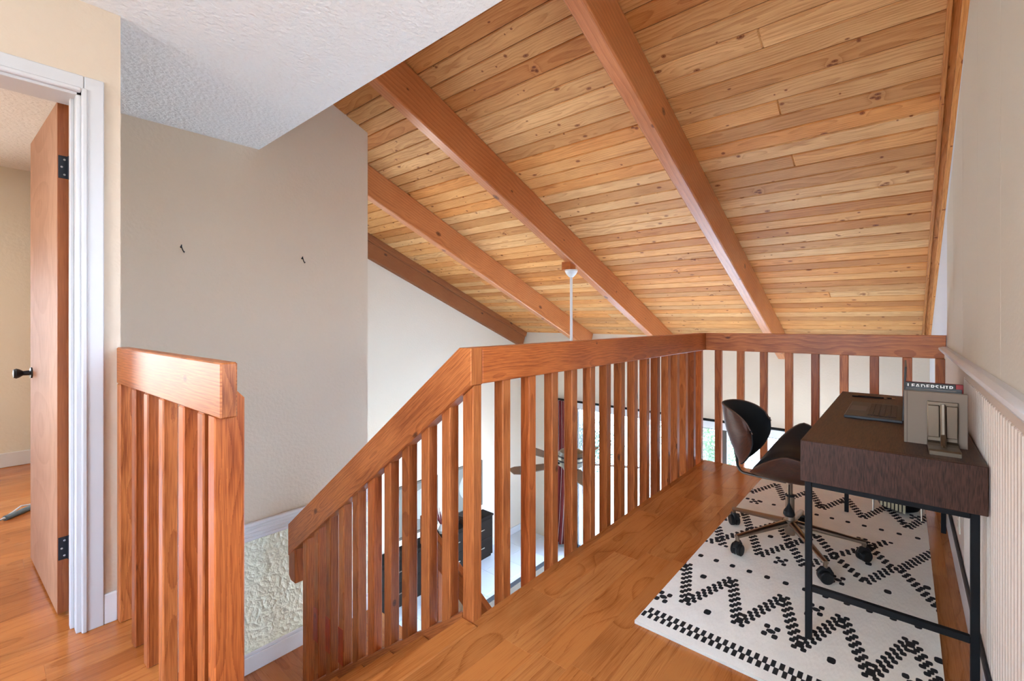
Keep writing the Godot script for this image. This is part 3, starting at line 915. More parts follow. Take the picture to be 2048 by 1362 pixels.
func build_door() -> void:
	# casing and jamb of the doorway
	var c := struct("trim_4", "white door casing and jamb around the bedroom doorway")
	wbox(c, "side_casing", M.casing, XD, XD + 0.016, 0.0, 2.1, 0.2525, 0.309, 0.003)
	wbox(c, "side_casing", M.casing, XD, XD + 0.022, 0.0, 2.053, 0.245, 0.262, 0.004)
	wbox(c, "head_casing", M.casing, XD, XD + 0.0158, 2.045, 2.1, -0.6, 0.2515, 0.003)
	wbox(c, "head_casing", M.casing, XD, XD + 0.022, 2.0355, 2.053, -0.53, 0.2445, 0.004)
	wbox(c, "side_casing", M.casing, XD, XD + 0.016, 0.0, 2.1, -0.6, -0.54, 0.003)
	wbox(c, "jamb", M.casing, XD - 0.14, XD + 0.002, 0.0, 2.045, 0.231, 0.2515, 0.002)
	wbox(c, "door_stop", M.casing, XD - 0.085, XD - 0.05, 0.0, 2.03, 0.22, 0.2315, 0.002)
	wbox(c, "jamb", M.casing, XD - 0.14, XD + 0.002, 2.026, 2.046, -0.54, 0.25, 0.002)
	wbox(c, "jamb", M.casing, XD - 0.14, XD + 0.002, 0.0, 2.045, -0.55, -0.53, 0.002)
	c = struct("baseboard_door", "short white baseboard between door casing and railing")
	wbox(c, "board", M.white, XD, XD + 0.014, 0.0, 0.115, 0.309, 0.35, 0.003)
	# the door leaf, open into the bedroom
	var t := struct("door_1", "plain light wood bedroom door standing open with black hardware")
	t.position = V(-2.545, 0.0, 0.212)
	t.rotation.y = deg_to_rad(3.1)
	var g := t.global_transform
	var b := MB.new()
	b.box(Vector3(-0.359, 1.03, 0), Vector3(0.71, 2.035, 0.033), 0.002, 1, 0.5, 1.0, Vector2(0.1, 0.2))
	put(t, "leaf", b, M.door, g)
	b = MB.new()
	b.box(Vector3(-0.002, 1.03, 0), Vector3(0.004, 2.035, 0.033), 0.001, 1, 0.5, 1.0, Vector2(0.4, 0.7))
	put(t, "hinge_edge", b, M.door_edge, g)
	for y in [1.79, 0.27]:
		b = MB.new()
		b.box(Vector3(0.001, y, 0.0), Vector3(0.003, 0.09, 0.028), 0.001)
		b.box(Vector3(0.03, y, -0.0155), Vector3(0.056, 0.09, 0.003), 0.001)
		b.lathe(Vector3(0.006, y - 0.046, -0.018), Vector3.UP, [Vector2(0.0, 0.0), Vector2(0.006, 0.0), Vector2(0.006, 0.092), Vector2(0.0, 0.092)], 12)
		var h := put(t, "hinge", b, M.iron, g)
		for dy in [-0.03, 0.0, 0.03]:
			b = MB.new()
			b.lathe(Vector3(0.0024, y + dy, 0.004 if dy == 0.0 else -0.004), Vector3.RIGHT, [Vector2(0.004, 0.0), Vector2(0.003, 0.001), Vector2(0.0, 0.0012)], 10)
			put(h, "screw", b, M.screw, g)
	b = MB.new()
	b.lathe(Vector3(-0.66, 0.925, 0.0165), Vector3(0, 0, 1), [Vector2(0.026, 0.0), Vector2(0.026, 0.006), Vector2(0.012, 0.01), Vector2(0.011, 0.03), Vector2(0.02, 0.042), Vector2(0.024, 0.052), Vector2(0.02, 0.062), Vector2(0.0, 0.065)], 20)
	put(t, "knob", b, M.iron, g)

func build_living_room() -> void:
	# lower floor in pale tiles
	var c := struct("floor_lower", "pale tiled floor of the living room below")
	wbox(c, "bed", M.grout, -5.5, XR + 0.2, LOW - 0.12, LOW - 0.004, 0.3, DF + 0.14)
	var x := XL
	while x < -1.6:
		var d := 2.3
		while d < DF:
			wbox(c, "tile", M.tile, x + 0.002, minf(x + 0.458, -1.3), LOW - 0.01, LOW, d + 0.002, minf(d + 0.458, DF), 0.002)
			d += 0.46
		x += 0.46
	var r := thing("area_rug", "flat taupe area rug on the tiled floor below", "rug", V(-3.0, LOW, 4.5))
	wbox(r, "pile", mat(Color(0.52, 0.47, 0.41), 0.95), -4.28, -2.0, LOW, LOW + 0.012, 3.2, 5.9, 0.004)
	wbox(r, "border", mat(Color(0.25, 0.25, 0.26), 0.95), -4.36, -4.28, LOW, LOW + 0.012, 3.2, 5.9, 0.003)
	# sliding glass doors in the far wall
	var frame := mat(Color(0.30, 0.27, 0.25), 0.45)
	var t := struct("window_3", "wide sliding glass doors in the far living room wall")
	wbox(t, "head", M.white, -4.27, -0.88, -0.31, -0.2, DF - 0.02, DF + 0.02, 0.004, 0)
	wbox(t, "frame", frame, -4.25, -0.9, -0.33, -0.3, DF + 0.03, DF + 0.09, 0.004, 0)
	wbox(t, "frame", frame, -4.25, -0.9, LOW, LOW + 0.06, DF + 0.03, DF + 0.09, 0.004, 0)
	for q in [-4.25, -3.05, -1.88, -0.95]:
		wbox(t, "frame", frame, q, q + 0.06, LOW + 0.06, -0.33, DF + 0.03, DF + 0.09, 0.004)
	for q in [[-4.19, -3.05], [-2.99, -1.88], [-1.82, -0.95]]:
		wbox(t, "pane", M.glass, q[0], q[1], LOW + 0.06, -0.33, DF + 0.055, DF + 0.061)
	# curtain rod and curtains
	var rod := thing("curtain_rod", "thin black curtain rod above the sliding doors", "curtain rod", V(-2.8, -0.18, DF - 0.09))
	var mb := MB.new()
	mb.tube([V(-4.7, -0.18, DF - 0.09), V(-0.85, -0.18, DF - 0.09)], 0.018, 10)
	put(rod, "rod", mb, M.black)
	for q in [-4.7, -0.85]:
		mb = MB.new()
		mb.lathe(V(q, -0.18, DF - 0.09), Vector3.RIGHT, [Vector2(0, -0.03), Vector2(0.03, -0.015), Vector2(0.03, 0.015), Vector2(0, 0.03)], 12)
		put(rod, "finial", mb, M.black)
		wbox(rod, "bracket", M.black, q + (0.05 if q < -2 else -0.07), q + (0.07 if q < -2 else -0.05), -0.2, -0.16, DF - 0.1, DF, 0.002)
	var img := Image.create(256, 8, false, Image.FORMAT_RGB8)
	for i in 256:
		var k := i % 64
		var col := Color(0.42, 0.10, 0.10)
		if k > 26 and k < 31: col = Color(0.85, 0.82, 0.8)
		elif k >= 31 and k < 46: col = Color(0.50, 0.16, 0.15)
		elif k >= 46 and k < 50: col = Color(0.82, 0.78, 0.76)
		elif k >= 50: col = Color(0.45, 0.40, 0.42)
		for j in 8:
			img.set_pixel(i, j, col)
	var stripe := mat(Color(1, 1, 1), 0.9)
	stripe.albedo_texture = tex(img)
	mb = MB.new()
	var cur := func(u: float, v: float) -> Vector3:
		var w := lerpf(0.36, 0.52, v)
		return V(-4.62 - lerpf(0.0, 0.16, v * v) + u * w, lerpf(-0.2, LOW + 0.03, v), DF - 0.09 + 0.035 * sin(u * TAU * 4.5) * (0.6 + 0.4 * v))
	mb.grid(cur, 60, 10, 1.0, Vector2(1.3, 1.0))
	tag(put(self, "curtain", mb, stripe), "maroon striped curtain gathered at the left of the sliding doors", "curtain")
	var bl := mat(Color(0.17, 0.22, 0.29), 0.7)
	t = thing("vertical_blind", "dark blue vertical blind stacked beside the maroon curtain", "blind", V(-4.05, LOW, DF - 0.05))
	for i in 7:
		var xx := -4.2 + 0.035 * i
		var bb := MB.new()
		bb.box(Vector3.ZERO, Vector3(0.004, 2.3, 0.08), 0.001, 1)
		put(t, "slat", bb, bl if i % 2 == 0 else M.iron, Transform3D(Basis(Vector3.UP, 0.45), V(xx, -1.5, DF - 0.035)))
	# dark cabinet along the left wall
	var dk := mat(Color(0.14, 0.115, 0.1), 0.75)
	dk.metallic_specular = 0.2
	t = thing("cabinet", "long dark brown cabinet with drawers against the left wall below", "cabinet", V(-5.2, LOW, 4.4))
	wbox(t, "body", dk, XL + 0.01, -5.12, LOW + 0.04, -2.02, 3.3, 5.47, 0.004, 2)
	wbox(t, "top", dk, XL + 0.005, -5.105, -2.02, -1.99, 3.29, 5.48, 0.004, 2)
	wbox(t, "plinth", dk, XL + 0.01, -5.14, LOW, LOW + 0.04, 3.32, 5.45, 0.002, 2)
	for i in 4:
		for j in 2:
			var dr := wbox(t, "drawer", dk, -5.12, -5.108, LOW + 0.07 + 0.29 * j, LOW + 0.34 + 0.29 * j, 3.33 + 0.53 * i, 3.84 + 0.53 * i, 0.004, 2)
			wbox(dr, "handle", M.steel, -5.108, -5.095, LOW + 0.2 + 0.29 * j, LOW + 0.212 + 0.29 * j, 3.5 + 0.53 * i, 3.67 + 0.53 * i, 0.003, 2)
	# pictures on the wall above it
	var fr := mat(Color(0.36, 0.33, 0.28), 0.5)
	var n := 0
	for q in [[3.72, 4.49, "framed picture with a grey mount above the cabinet's near end"], [4.86, 5.45, "framed picture with a pale disc above the cabinet's far end"]]:
		t = thing("wall_picture", q[2], "picture", V(XL + 0.02, -1.5, (q[0] + q[1]) / 2), "pictures above the dark cabinet")
		for e in [[q[0], q[1], -1.19, -1.155], [q[0], q[1], -1.9, -1.865], [q[0], q[0] + 0.035, -1.865, -1.19], [q[1] - 0.035, q[1], -1.865, -1.19]]:
			wbox(t, "frame", fr, XL, XL + 0.03, e[2], e[3], e[0], e[1], 0.003, 2)
		wbox(t, "canvas", mat(Color(0.50, 0.49, 0.46), 0.8), XL, XL + 0.016, -1.865, -1.19, q[0] + 0.035, q[1] - 0.035)
		mb = MB.new()
		mb.lathe(V(XL + 0.016, -1.5, (q[0] + q[1]) / 2 + (0.0 if n else 0.1)), Vector3.RIGHT, [Vector2(0.22, 0.0), Vector2(0.22, 0.002), Vector2(0.0, 0.002)], 32)
		put(t, "disc", mb, mat(Color(0.68, 0.68, 0.66), 0.8))
		n += 1
	# wooden box and a vase of red twigs on the cabinet
	t = thing("record_player", "brown wooden record player on the dark cabinet", "record player", V(-5.22, -1.99, 5.0))
	wbox(t, "case", M.shell, -5.33, -5.13, -1.99, -1.91, 4.86, 5.12, 0.004, 2)
	wbox(t, "lid", mat(Color(0.2, 0.1, 0.07), 0.3), -5.33, -5.13, -1.908, -1.87, 4.86, 5.12, 0.004, 2)
	t = thing("twig_vase", "small pale vase of red twigs on the dark cabinet", "vase", V(-5.22, -1.99, 4.47))
	mb = MB.new()
	mb.lathe(V(-5.22, -1.99, 4.47), Vector3.UP, [Vector2(0, 0), Vector2(0.04, 0), Vector2(0.06, 0.05), Vector2(0.03, 0.12), Vector2(0.035, 0.14)], 16)
	put(t, "vase", mb, M.white)
	for i in 12:
		mb = MB.new()
		var a := rng.randf() * TAU
		var p := V(-5.22, -1.9, 4.47)
		var q := p + Vector3(cos(a) * 0.05, 0.17, sin(a) * 0.1)
		mb.tube([p, q, q + Vector3(cos(a) * 0.02, 0.06 + rng.randf() * 0.05, sin(a) * 0.05)], [0.005, 0.006, 0.003], 5)
		put(t, "twig", mb, mat(Color(0.42, 0.12, 0.12), 0.7))
	build_fan()

func build_fan() -> void:
	var fx := -2.56
	var fd := 3.9
	var t := thing("ceiling_fan", "ceiling fan with taupe blades hanging on a long white rod", "fan", V(fx, 1.7, fd))
	wbox(t, "mounting_block", M.red[0], fx - 0.085, fx + 0.02, 1.69, 1.77, fd - 0.05, fd + 0.05, 0.003, 0)
	var mb := MB.new()
	mb.lathe(V(fx, 1.69, fd), Vector3.DOWN, [Vector2(0.0, 0.0), Vector2(0.062, 0.0), Vector2(0.065, 0.015), Vector2(0.05, 0.045), Vector2(0.022, 0.075), Vector2(0.0, 0.08)], 20)
	put(t, "canopy", mb, M.white)
	mb = MB.new()
	mb.tube([V(fx, 1.63, fd), V(fx, -0.05, fd)], 0.0135, 12)
	put(t, "rod", mb, M.white)
	mb = MB.new()
	mb.lathe(V(fx, -0.36, fd), Vector3.UP, [Vector2(0.0, 0.0), Vector2(0.07, 0.01), Vector2(0.09, 0.04), Vector2(0.1, 0.06), Vector2(0.135, 0.075), Vector2(0.145, 0.12), Vector2(0.145, 0.17), Vector2(0.12, 0.21), Vector2(0.06, 0.24), Vector2(0.03, 0.31), Vector2(0.0, 0.32)], 28)
	put(t, "motor_housing", mb, mat(Color(0.5, 0.48, 0.43), 0.35, 0.6))
	for y in [-0.24, -0.2]:
		mb = MB.new()
		mb.lathe(V(fx, y, fd), Vector3.UP, [Vector2(0.14, 0.0), Vector2(0.15, 0.004), Vector2(0.15, 0.014), Vector2(0.14, 0.018)], 28)
		put(t, "dark_ring", mb, M.iron)
	var bm := mat(Color(0.50, 0.45, 0.40), 0.5)
	for k in 5:
		var a := deg_to_rad(-116.0 + 72.0 * k)
		var dir := V(cos(a), 0, sin(a))
		var side := dir.cross(Vector3.UP).normalized()
		var bb := MB.new()
		bb.prism(PackedVector2Array([Vector2(0.19, -0.05), Vector2(0.6, -0.075), Vector2(0.66, -0.055), Vector2(0.67, 0.0), Vector2(0.66, 0.055), Vector2(0.6, 0.075), Vector2(0.19, 0.05)]), V(fx, -0.27, fd), dir, (side + Vector3.UP * 0.18).normalized(), dir.cross((side + Vector3.UP * 0.18).normalized()).normalized(), -0.004, 0.004, 0.001)
		var bl := put(t, "blade", bb, bm)
		bb = MB.new()
		bb.tube([V(fx, -0.25, fd) + dir * 0.12, V(fx, -0.265, fd) + dir * 0.24], 0.012, 8)
		put(bl, "blade_iron", bb, M.iron)

func build_outside() -> void:
	var c := struct("ground_outside", "pale gravel ground outside the sliding doors")
	wbox(c, "gravel", mat(Color(0.78, 0.77, 0.74), 0.95), -14.0, 8.0, LOW - 0.3, LOW - 0.1, DF + 0.14, 22.0)
	var leafm := [mat(Color(0.15, 0.27, 0.09), 0.7), mat(Color(0.20, 0.33, 0.11), 0.7), mat(Color(0.11, 0.22, 0.11), 0.7)]
	var spots := [[-5.6, 9.0, 1.6, 0.8, 2, "dark green shrub outside the left sliding door"], [-4.3, 11.8, 1.75, 0.8, 0, "green shrub outside the middle of the sliding doors"], [-2.9, 9.2, 1.95, 0.7, 1, "bright green bushy shrub outside the right sliding door"]]
	for s in spots:
		var t := thing("shrub", s[5], "shrub", V(s[0], LOW - 0.1, s[1]), "shrubs outside")
		var stem := mat(Color(0.55, 0.5, 0.42), 0.8)
		var mb := MB.new()
		for i in 9:
			var a := rng.randf() * TAU
			var b := V(s[0], LOW - 0.1, s[1])
			mb.tube([b + Vector3(cos(a) * 0.1, 0, sin(a) * 0.1), b + Vector3(cos(a) * s[3] * 0.6, s[2] * 0.75, sin(a) * s[3] * 0.6)], [0.02, 0.008], 5)
		put(t, "stems", mb, stem)
		mb = MB.new()
		for i in 2600:
			var p := Vector3(rng.randfn() * 0.4, rng.randfn() * 0.33, rng.randfn() * 0.4)
			if p.length() > 1.0:
				continue
			var q: Vector3 = V(s[0], LOW - 0.1 + s[2] * 0.68, s[1]) + Vector3(p.x * s[3] * 1.2, p.y * s[2] * 0.5, p.z * s[3] * 1.2)
			var d1 := Vector3(rng.randfn(), rng.randfn() + 0.4, rng.randfn()).normalized()
			var d2 := d1.cross(Vector3(rng.randfn(), rng.randfn(), rng.randfn())).normalized()
			var nn := d1.cross(d2).normalized()
			mb.quad(q, q + d1 * 0.04 + d2 * 0.018, q + d1 * 0.09, q + d1 * 0.04 - d2 * 0.018, nn)
		var f := put(t, "foliage", mb, leafm[s[4]])
		f.set_meta("kind", "stuff")

# ------------------------------------------------------------------ rug with woven zigzags
func build_rug() -> void:
	var x0 := -0.795
	var x1 := 0.1
	var d0 := 1.655
	var d1 := 3.925
	var S := 900.0
	var w := int((x1 - x0) * S)
	var h := int((d1 - d0) * S)
	var img := Image.create(w, h, false, Image.FORMAT_RGB8)
	var nz := FastNoiseLite.new()
	nz.seed = 4; nz.frequency = 0.35
	var nb := FastNoiseLite.new()
	nb.seed = 5; nb.frequency = 0.01
	for y in h:
		for x in w:
			var g := 0.935 + nz.get_noise_2d(x, y) * 0.045 + nb.get_noise_2d(x, y) * 0.02
			img.set_pixel(x, y, Color(g * 1.02, g * 1.0, g * 0.945))
	var ink := Color(0.06, 0.055, 0.06)
	var sq := func(px: float, pd: float, a: float, b: float) -> void:
		# a small woven diamond or block at rug position (X, D)
		var cx := (px - x0) * S
		var cy := (pd - d0) * S
		var ra := a * S
		var rb2 := b * S
		for yy in range(int(cy - rb2) - 1, int(cy + rb2) + 2):
			for xx in range(int(cx - ra) - 1, int(cx + ra) + 2):
				if xx < 0 or yy < 0 or xx >= w or yy >= h:
					continue
				var e := nz.get_noise_2d(xx * 1.7, yy * 1.7) * 0.2
				if pow(absf(xx - cx) / ra, 3.0) + pow(absf(yy - cy) / rb2, 3.0) < 1.0 + e:
					img.set_pixel(xx, yy, ink)
	var blk := func(px: float, pd: float, a: float, b: float) -> void:
		for yy in range(int((pd - b - d0) * S), int((pd + b - d0) * S)):
			for xx in range(int((px - a - x0) * S), int((px + a - x0) * S) + 1):
				if xx >= 0 and yy >= 0 and xx < w and yy < h:
					img.set_pixel(xx, yy, ink)
	var chain := func(pts: Array) -> void:
		for i in pts.size() - 1:
			var a: Vector2 = pts[i]
			var b: Vector2 = pts[i + 1]
			var n := maxi(1, int(round(a.distance_to(b) / 0.038)))
			for k in n + 1:
				var p := a.lerp(b, float(k) / n)
				sq.call(p.x - 0.0145, p.y, 0.0092, 0.0118)
				sq.call(p.x + 0.0145, p.y, 0.0092, 0.0118)
				if k < n:
					var q := a.lerp(b, (k + 0.5) / n)
					sq.call(q.x, q.y, 0.0088, 0.0112)
	var flower := func(px: float, pd: float) -> void:
		for o in [[-1, -1], [1, -1], [-1, 1], [1, 1], [0, 0.0]]:
			sq.call(px + o[0] * 0.017, pd + o[1] * 0.026, 0.0095, 0.0142)
		for o in [[-1, 0], [1, 0]]:
			sq.call(px + o[0] * 0.009, pd, 0.006, 0.01)
	# near and far bands of alternating blocks
	for b in [[1.722, 1.756], [3.858, 3.824]]:
		var i := 0
		var x := x0 + 0.01
		while x < x1:
			blk.call(x, b[i % 2], 0.0064, 0.018)
			x += 0.0128
			i += 1
	# near and far zigzags
	for z in [[1.895, 2.205], [3.685, 3.395]]:
		var pts := []
		for k in range(-1, 10):
			pts.append(Vector2(-0.788 + 0.1005 * k, z[1] if k % 2 == 0 else z[0]))
		chain.call(pts)
	# middle diamonds
	chain.call([Vector2(-0.712, 2.504), Vector2(-0.80, 2.71)])
	chain.call([Vector2(-0.78, 2.497), Vector2(-0.55, 2.98), Vector2(-0.36, 2.54), Vector2(-0.265, 2.755), Vector2(-0.163, 2.926), Vector2(-0.068, 3.105)])
	chain.call([Vector2(-0.82, 2.80), Vector2(-0.73, 3.0), Vector2(-0.545, 2.52), Vector2(-0.36, 2.95), Vector2(-0.265, 2.755), Vector2(-0.132, 2.567), Vector2(-0.043, 2.79), Vector2(-0.133, 2.976), Vector2(-0.171, 3.065)])
	chain.call([Vector2(0.12, 3.14), Vector2(-0.015, 2.805), Vector2(0.12, 2.5)])
	# single dots and flowers
	for k in 13:
		sq.call(-0.765 + 0.0732 * k, 2.325, 0.011, 0.016)
		sq.call(-0.776 + 0.0755 * k, 3.265, 0.011, 0.016)
	for p in [[-0.693, 2.142], [-0.597, 1.892], [-0.054, 2.538], [-0.547, 2.774], [-0.005, 3.463], [-0.29, 2.14], [0.09, 2.14], [-0.19, 1.9], [0.075, 2.69], [-0.36, 2.75], [-0.3, 3.6], [-0.5, 3.6], [-0.13, 2.77]]:
		sq.call(p[0], p[1], 0.0125, 0.018)
	for p in [[-0.771, 1.875], [-0.271, 2.194], [-0.453, 2.522], [-0.227, 2.508], [-0.728, 3.246], [-0.40, 3.44], [0.05, 3.6], [-0.38, 1.93], [0.02, 1.95]]:
		flower.call(p[0], p[1])
	var pile := mat(Color(1, 1, 1), 0.95)
	pile.albedo_texture = tex(img)
	pile.normal_enabled = true
	pile.normal_texture = noise_normal(71, 0.3, 2.0, 256)
	pile.normal_scale = 0.12
	pile.uv1_scale = Vector3.ONE
	var t := thing("patterned_rug", "white rug with black zigzag and dot pattern under the desk", "rug", V((x0 + x1) / 2, 0, (d0 + d1) / 2))
	var mb := MB.new()
	var y := 0.012
	mb.quad(V(x0, y, d0), V(x1, y, d0), V(x1, y, d1), V(x0, y, d1), Vector3.UP, Vector2(0, 0), Vector2(1, 0), Vector2(1, 1), Vector2(0, 1))
	put(t, "pile", mb, pile)
	mb = MB.new()
	mb.box(V((x0 + x1) / 2, 0.006, (d0 + d1) / 2), Vector3(x1 - x0, 0.0118, d1 - d0), 0.001)
	put(t, "backing", mb, mat(Color(0.82, 0.8, 0.75), 0.95))

# ------------------------------------------------------------------ desk
func build_desk() -> void:
	var x0 := -0.288
	var x1 := XR - 0.014
	var d0 := 1.957
	var d1 := 3.465
	var t := thing("desk", "dark walnut desk with black metal frame against the right wall", "desk", V((x0 + x1) / 2, 0, (d0 + d1) / 2))
	wbox(t, "top", M.walnut, x0, x1, 0.718, 0.74, d0 + 0.02, d1 - 0.02, 0.0015, 2, 0.7, 1.6)
	wbox(t, "side_panel", M.walnut, x0, x1, 0.592, 0.74, d0, d0 + 0.02, 0.0015, 1, 1.2, 2.2)
	wbox(t, "side_panel", M.walnut, x0, x1, 0.592, 0.74, d1 - 0.02, d1, 0.0015, 1, 1.2, 2.2)
	wbox(t, "bottom_panel", M.walnut, x0 + 0.022, x1, 0.592, 0.607, d0 + 0.02, d1 - 0.02, 0.001, 2, 0.7, 1.6)
	wbox(t, "back_panel", M.walnut, x1 - 0.015, x1, 0.607, 0.718, d0 + 0.02, d1 - 0.02, 0.001, 2, 0.7, 1.6)
	var dl := (d1 - d0 - 0.04) / 2
	for i in 2:
		var a := d0 + 0.02 + dl * i
		wbox(t, "drawer", M.walnut, x0 + 0.001, x0 + 0.02, 0.594, 0.716, a + 0.002, a + dl - 0.002, 0.0015, 2, 0.7, 1.6)
	var fb: Material = M.black
	for xx in [x0 + 0.012, x1 - 0.037]:
		for dd in [d0 + 0.012, d1 - 0.037]:
			wbox(t, "leg", fb, xx, xx + 0.021, 0.012, 0.592, dd, dd + 0.021, 0.002)
	for dd in [d0 + 0.012, d1 - 0.037]:
		wbox(t, "frame_bar", fb, x0 + 0.033, x1 - 0.037, 0.572, 0.592, dd, dd + 0.021, 0.002, 0)
	for xx in [x0 + 0.012, x1 - 0.037]:
		wbox(t, "frame_bar", fb, xx, xx + 0.021, 0.572, 0.592, d0 + 0.033, d1 - 0.037, 0.002, 2)
	wbox(t, "stretcher", fb, x0 + 0.033, x1 - 0.037, 0.19, 0.211, d0 + 0.012, d0 + 0.033, 0.002, 0)

# ------------------------------------------------------------------ swivel chair
func build_chair() -> void:
	var cx := -0.443
	var cd := 2.70
	var t := thing("office_chair", "dark leather and walnut swivel chair at the desk", "chair", V(cx, 0.012, cd))
	var mb: MB
	# five star base with casters
	for k in 5:
		var a := deg_to_rad(17.0 + 72.0 * k)
		var dir := V(cos(a), 0, sin(a))
		var tip := V(cx, 0.098, cd) + dir * 0.315
		mb = MB.new()
		mb.tube([V(cx, 0.142, cd) + dir * 0.03, tip + Vector3(0, 0.004, 0)], [0.02, 0.0125], 10, 0.8)
		mb.tube([tip + Vector3(0, 0.012, 0) - dir * 0.006, tip - Vector3(0, 0.022, 0) - dir * 0.006], 0.0095, 10)
		var arm := put(t, "base_arm", mb, M.steel)
		mb = MB.new()
		var side := dir.cross(Vector3.UP).normalized().rotated(Vector3.UP, 0.6 + k)
		var cc := V(cx, 0.012 + 0.028, cd) + dir * 0.309
		mb.lathe(cc - side * 0.024, side, [Vector2(0.0, 0.0), Vector2(0.024, 0.0), Vector2(0.028, 0.004), Vector2(0.028, 0.018), Vector2(0.024, 0.021), Vector2(0.024, 0.027), Vector2(0.028, 0.03), Vector2(0.028, 0.044), Vector2(0.024, 0.048), Vector2(0.0, 0.048)], 20)
		var fw := side.cross(Vector3.UP).normalized()
		mb.tube([cc + fw * 0.024 + Vector3(0, 0.012, 0), cc + fw * 0.012 + Vector3(0, 0.033, 0), cc - fw * 0.012 + Vector3(0, 0.034, 0), cc - fw * 0.028 + Vector3(0, 0.014, 0)], 0.012, 8)
		put(arm, "caster", mb, M.plastic)
	mb = MB.new()
	mb.lathe(V(cx, 0.085, cd), Vector3.UP, [Vector2(0.0, 0.0), Vector2(0.024, 0.0), Vector2(0.027, 0.06), Vector2(0.03, 0.062), Vector2(0.03, 0.072), Vector2(0.024, 0.074), Vector2(0.022, 0.1), Vector2(0.0, 0.1)], 24)
	put(t, "hub", mb, M.steel)
	mb = MB.new()
	mb.lathe(V(cx, 0.17, cd), Vector3.UP, [Vector2(0.0205, 0.0), Vector2(0.0205, 0.11), Vector2(0.0, 0.11)], 20)
	put(t, "gas_cylinder", mb, M.steel)
	mb = MB.new()
	mb.lathe(V(cx, 0.278, cd), Vector3.UP, [Vector2(0.021, 0.0), Vector2(0.0225, 0.004), Vector2(0.0215, 0.009), Vector2(0.0, 0.009)], 20)
	put(t, "collar", mb, M.plastic)
	mb = MB.new()
	mb.lathe(V(cx, 0.28, cd), Vector3.UP, [Vector2(0.0125, 0.0), Vector2(0.0125, 0.1)], 16)
	put(t, "piston", mb, M.steel)
	mb = MB.new()
	var bo := V(cx + 0.0, 0.182, cd - 0.024)
	mb.lathe(bo, Vector3.UP, [Vector2(0.0, 0.0), Vector2(0.022, 0.002), Vector2(0.027, 0.012), Vector2(0.024, 0.028), Vector2(0.013, 0.045), Vector2(0.006, 0.06), Vector2(0.003, 0.07), Vector2(0.002, 0.16)], 16)
	put(t, "height_lever", mb, M.plastic)
	# seat bowl: walnut shell and leather cushion
	var sx := -0.415
	var ax := 0.205
	var ad := 0.235
	var rim := func(th: float) -> float:
		var c := cos(th)
		var s := absf(sin(th))
		var back := pow(maxf(0.0, -c), 1.5)
		var front := pow(maxf(0.0, c), 1.5)
		return (0.562 + 0.042 * sin(th)) * (1.0 - maxf(back, front)) + 0.37 * back + 0.44 * front + 0.01 * s
	var shell := func(u: float, v: float) -> Vector3:
		var th := u * TAU
		var rr := sin(v * PI * 0.5)
		var hgt := 1.0 - cos(v * PI * 0.5)
		return V(sx + ax * rr * cos(th), lerpf(0.352, rim.call(th), pow(hgt, 0.85)), cd + ad * rr * sin(th))
	mb = MB.new()
	mb.grid(shell, 64, 16, 1.0, Vector2(3.0, 1.0))
	put(t, "seat_shell", mb, M.shell)
	var cush := func(u: float, v: float) -> Vector3:
		var th := u * TAU
		var r2 := v
		var rim_y: float = rim.call(th)
		var y := lerpf(0.5, rim_y, pow(r2, 2.2)) + 0.014 * sqrt(maxf(0.0, 1.0 - r2 * r2)) + 0.006
		var k := 1.0 - 0.006
		if v > 0.94:
			y -= 0.006 * (v - 0.94) / 0.06
		return V(sx + ax * r2 * k * cos(th), y, cd + ad * r2 * k * sin(th))
	mb = MB.new()
	mb.grid(cush, 64, 16, -1.0)
	put(t, "seat_cushion", mb, M.leather)
	mb = MB.new()
	var ringp := []
	for i in 65:
		var th := TAU * i / 64.0
		ringp.append(V(sx + ax * cos(th), rim.call(th) + 0.001, cd + ad * sin(th)))
	mb.tube(ringp, 0.0035, 6)
	put(t, "piping", mb, M.stitch)
	# backrest wrapped round towards the desk
	var back := func(u: float, v: float, out: float) -> Vector3:
		var s := u * 2.0 - 1.0
		var ph := s * 1.18
		var env2 := sqrt(maxf(0.0, 1.0 - pow(absf(s), 2.6)))
		var mid := 0.575 + 0.035 * s * s
		var top2 := mid + 0.15 * env2
		var bot2 := mid - 0.165 * env2 + 0.02 * s * s
		var y := lerpf(bot2, top2, v)
		var lean := (y - 0.41) * 0.3
		var R := 0.225 + out
		var bul := 0.018 * sin(v * PI)
		return V(-0.447 - lean + s * s * 0.02 - (R + bul) * cos(ph), y, cd + 0.005 + (R + bul) * sin(ph))
	mb = MB.new()
	mb.grid(func(u: float, v: float) -> Vector3: return back.call(u, v, 0.0), 40, 14, 1.0, Vector2(1.0, 0.6))
	put(t, "back_shell", mb, M.shell)
	mb = MB.new()
	mb.grid(func(u: float, v: float) -> Vector3: return back.call(u, v, -0.006 - 0.03 * sqrt(maxf(0.0, sin(v * PI) * sin(u * PI)))), 40, 14, -1.0)
	put(t, "back_cushion", mb, M.leather)
	for vv in [0.0, 1.0]:
		mb = MB.new()
		var pp := []
		for i in 41:
			pp.append(back.call(i / 40.0, vv, -0.003))
		mb.tube(pp, 0.0045, 8)
		put(t, "back_piping", mb, M.stitch if vv > 0.5 else M.leather)
	# flat steel bracket carrying the backrest
	mb = MB.new()
	mb.tube([V(-0.732, 0.60, cd), V(-0.712, 0.52, cd), V(-0.695, 0.42, cd), V(-0.692, 0.385, cd), V(-0.68, 0.362, cd), V(-0.665, 0.352, cd), V(-0.6, 0.348, cd), V(-0.46, 0.346, cd)], 0.014, 10, 0.5)
	put(t, "back_bracket", mb, mat(Color(0.33, 0.31, 0.28), 0.35, 0.9))

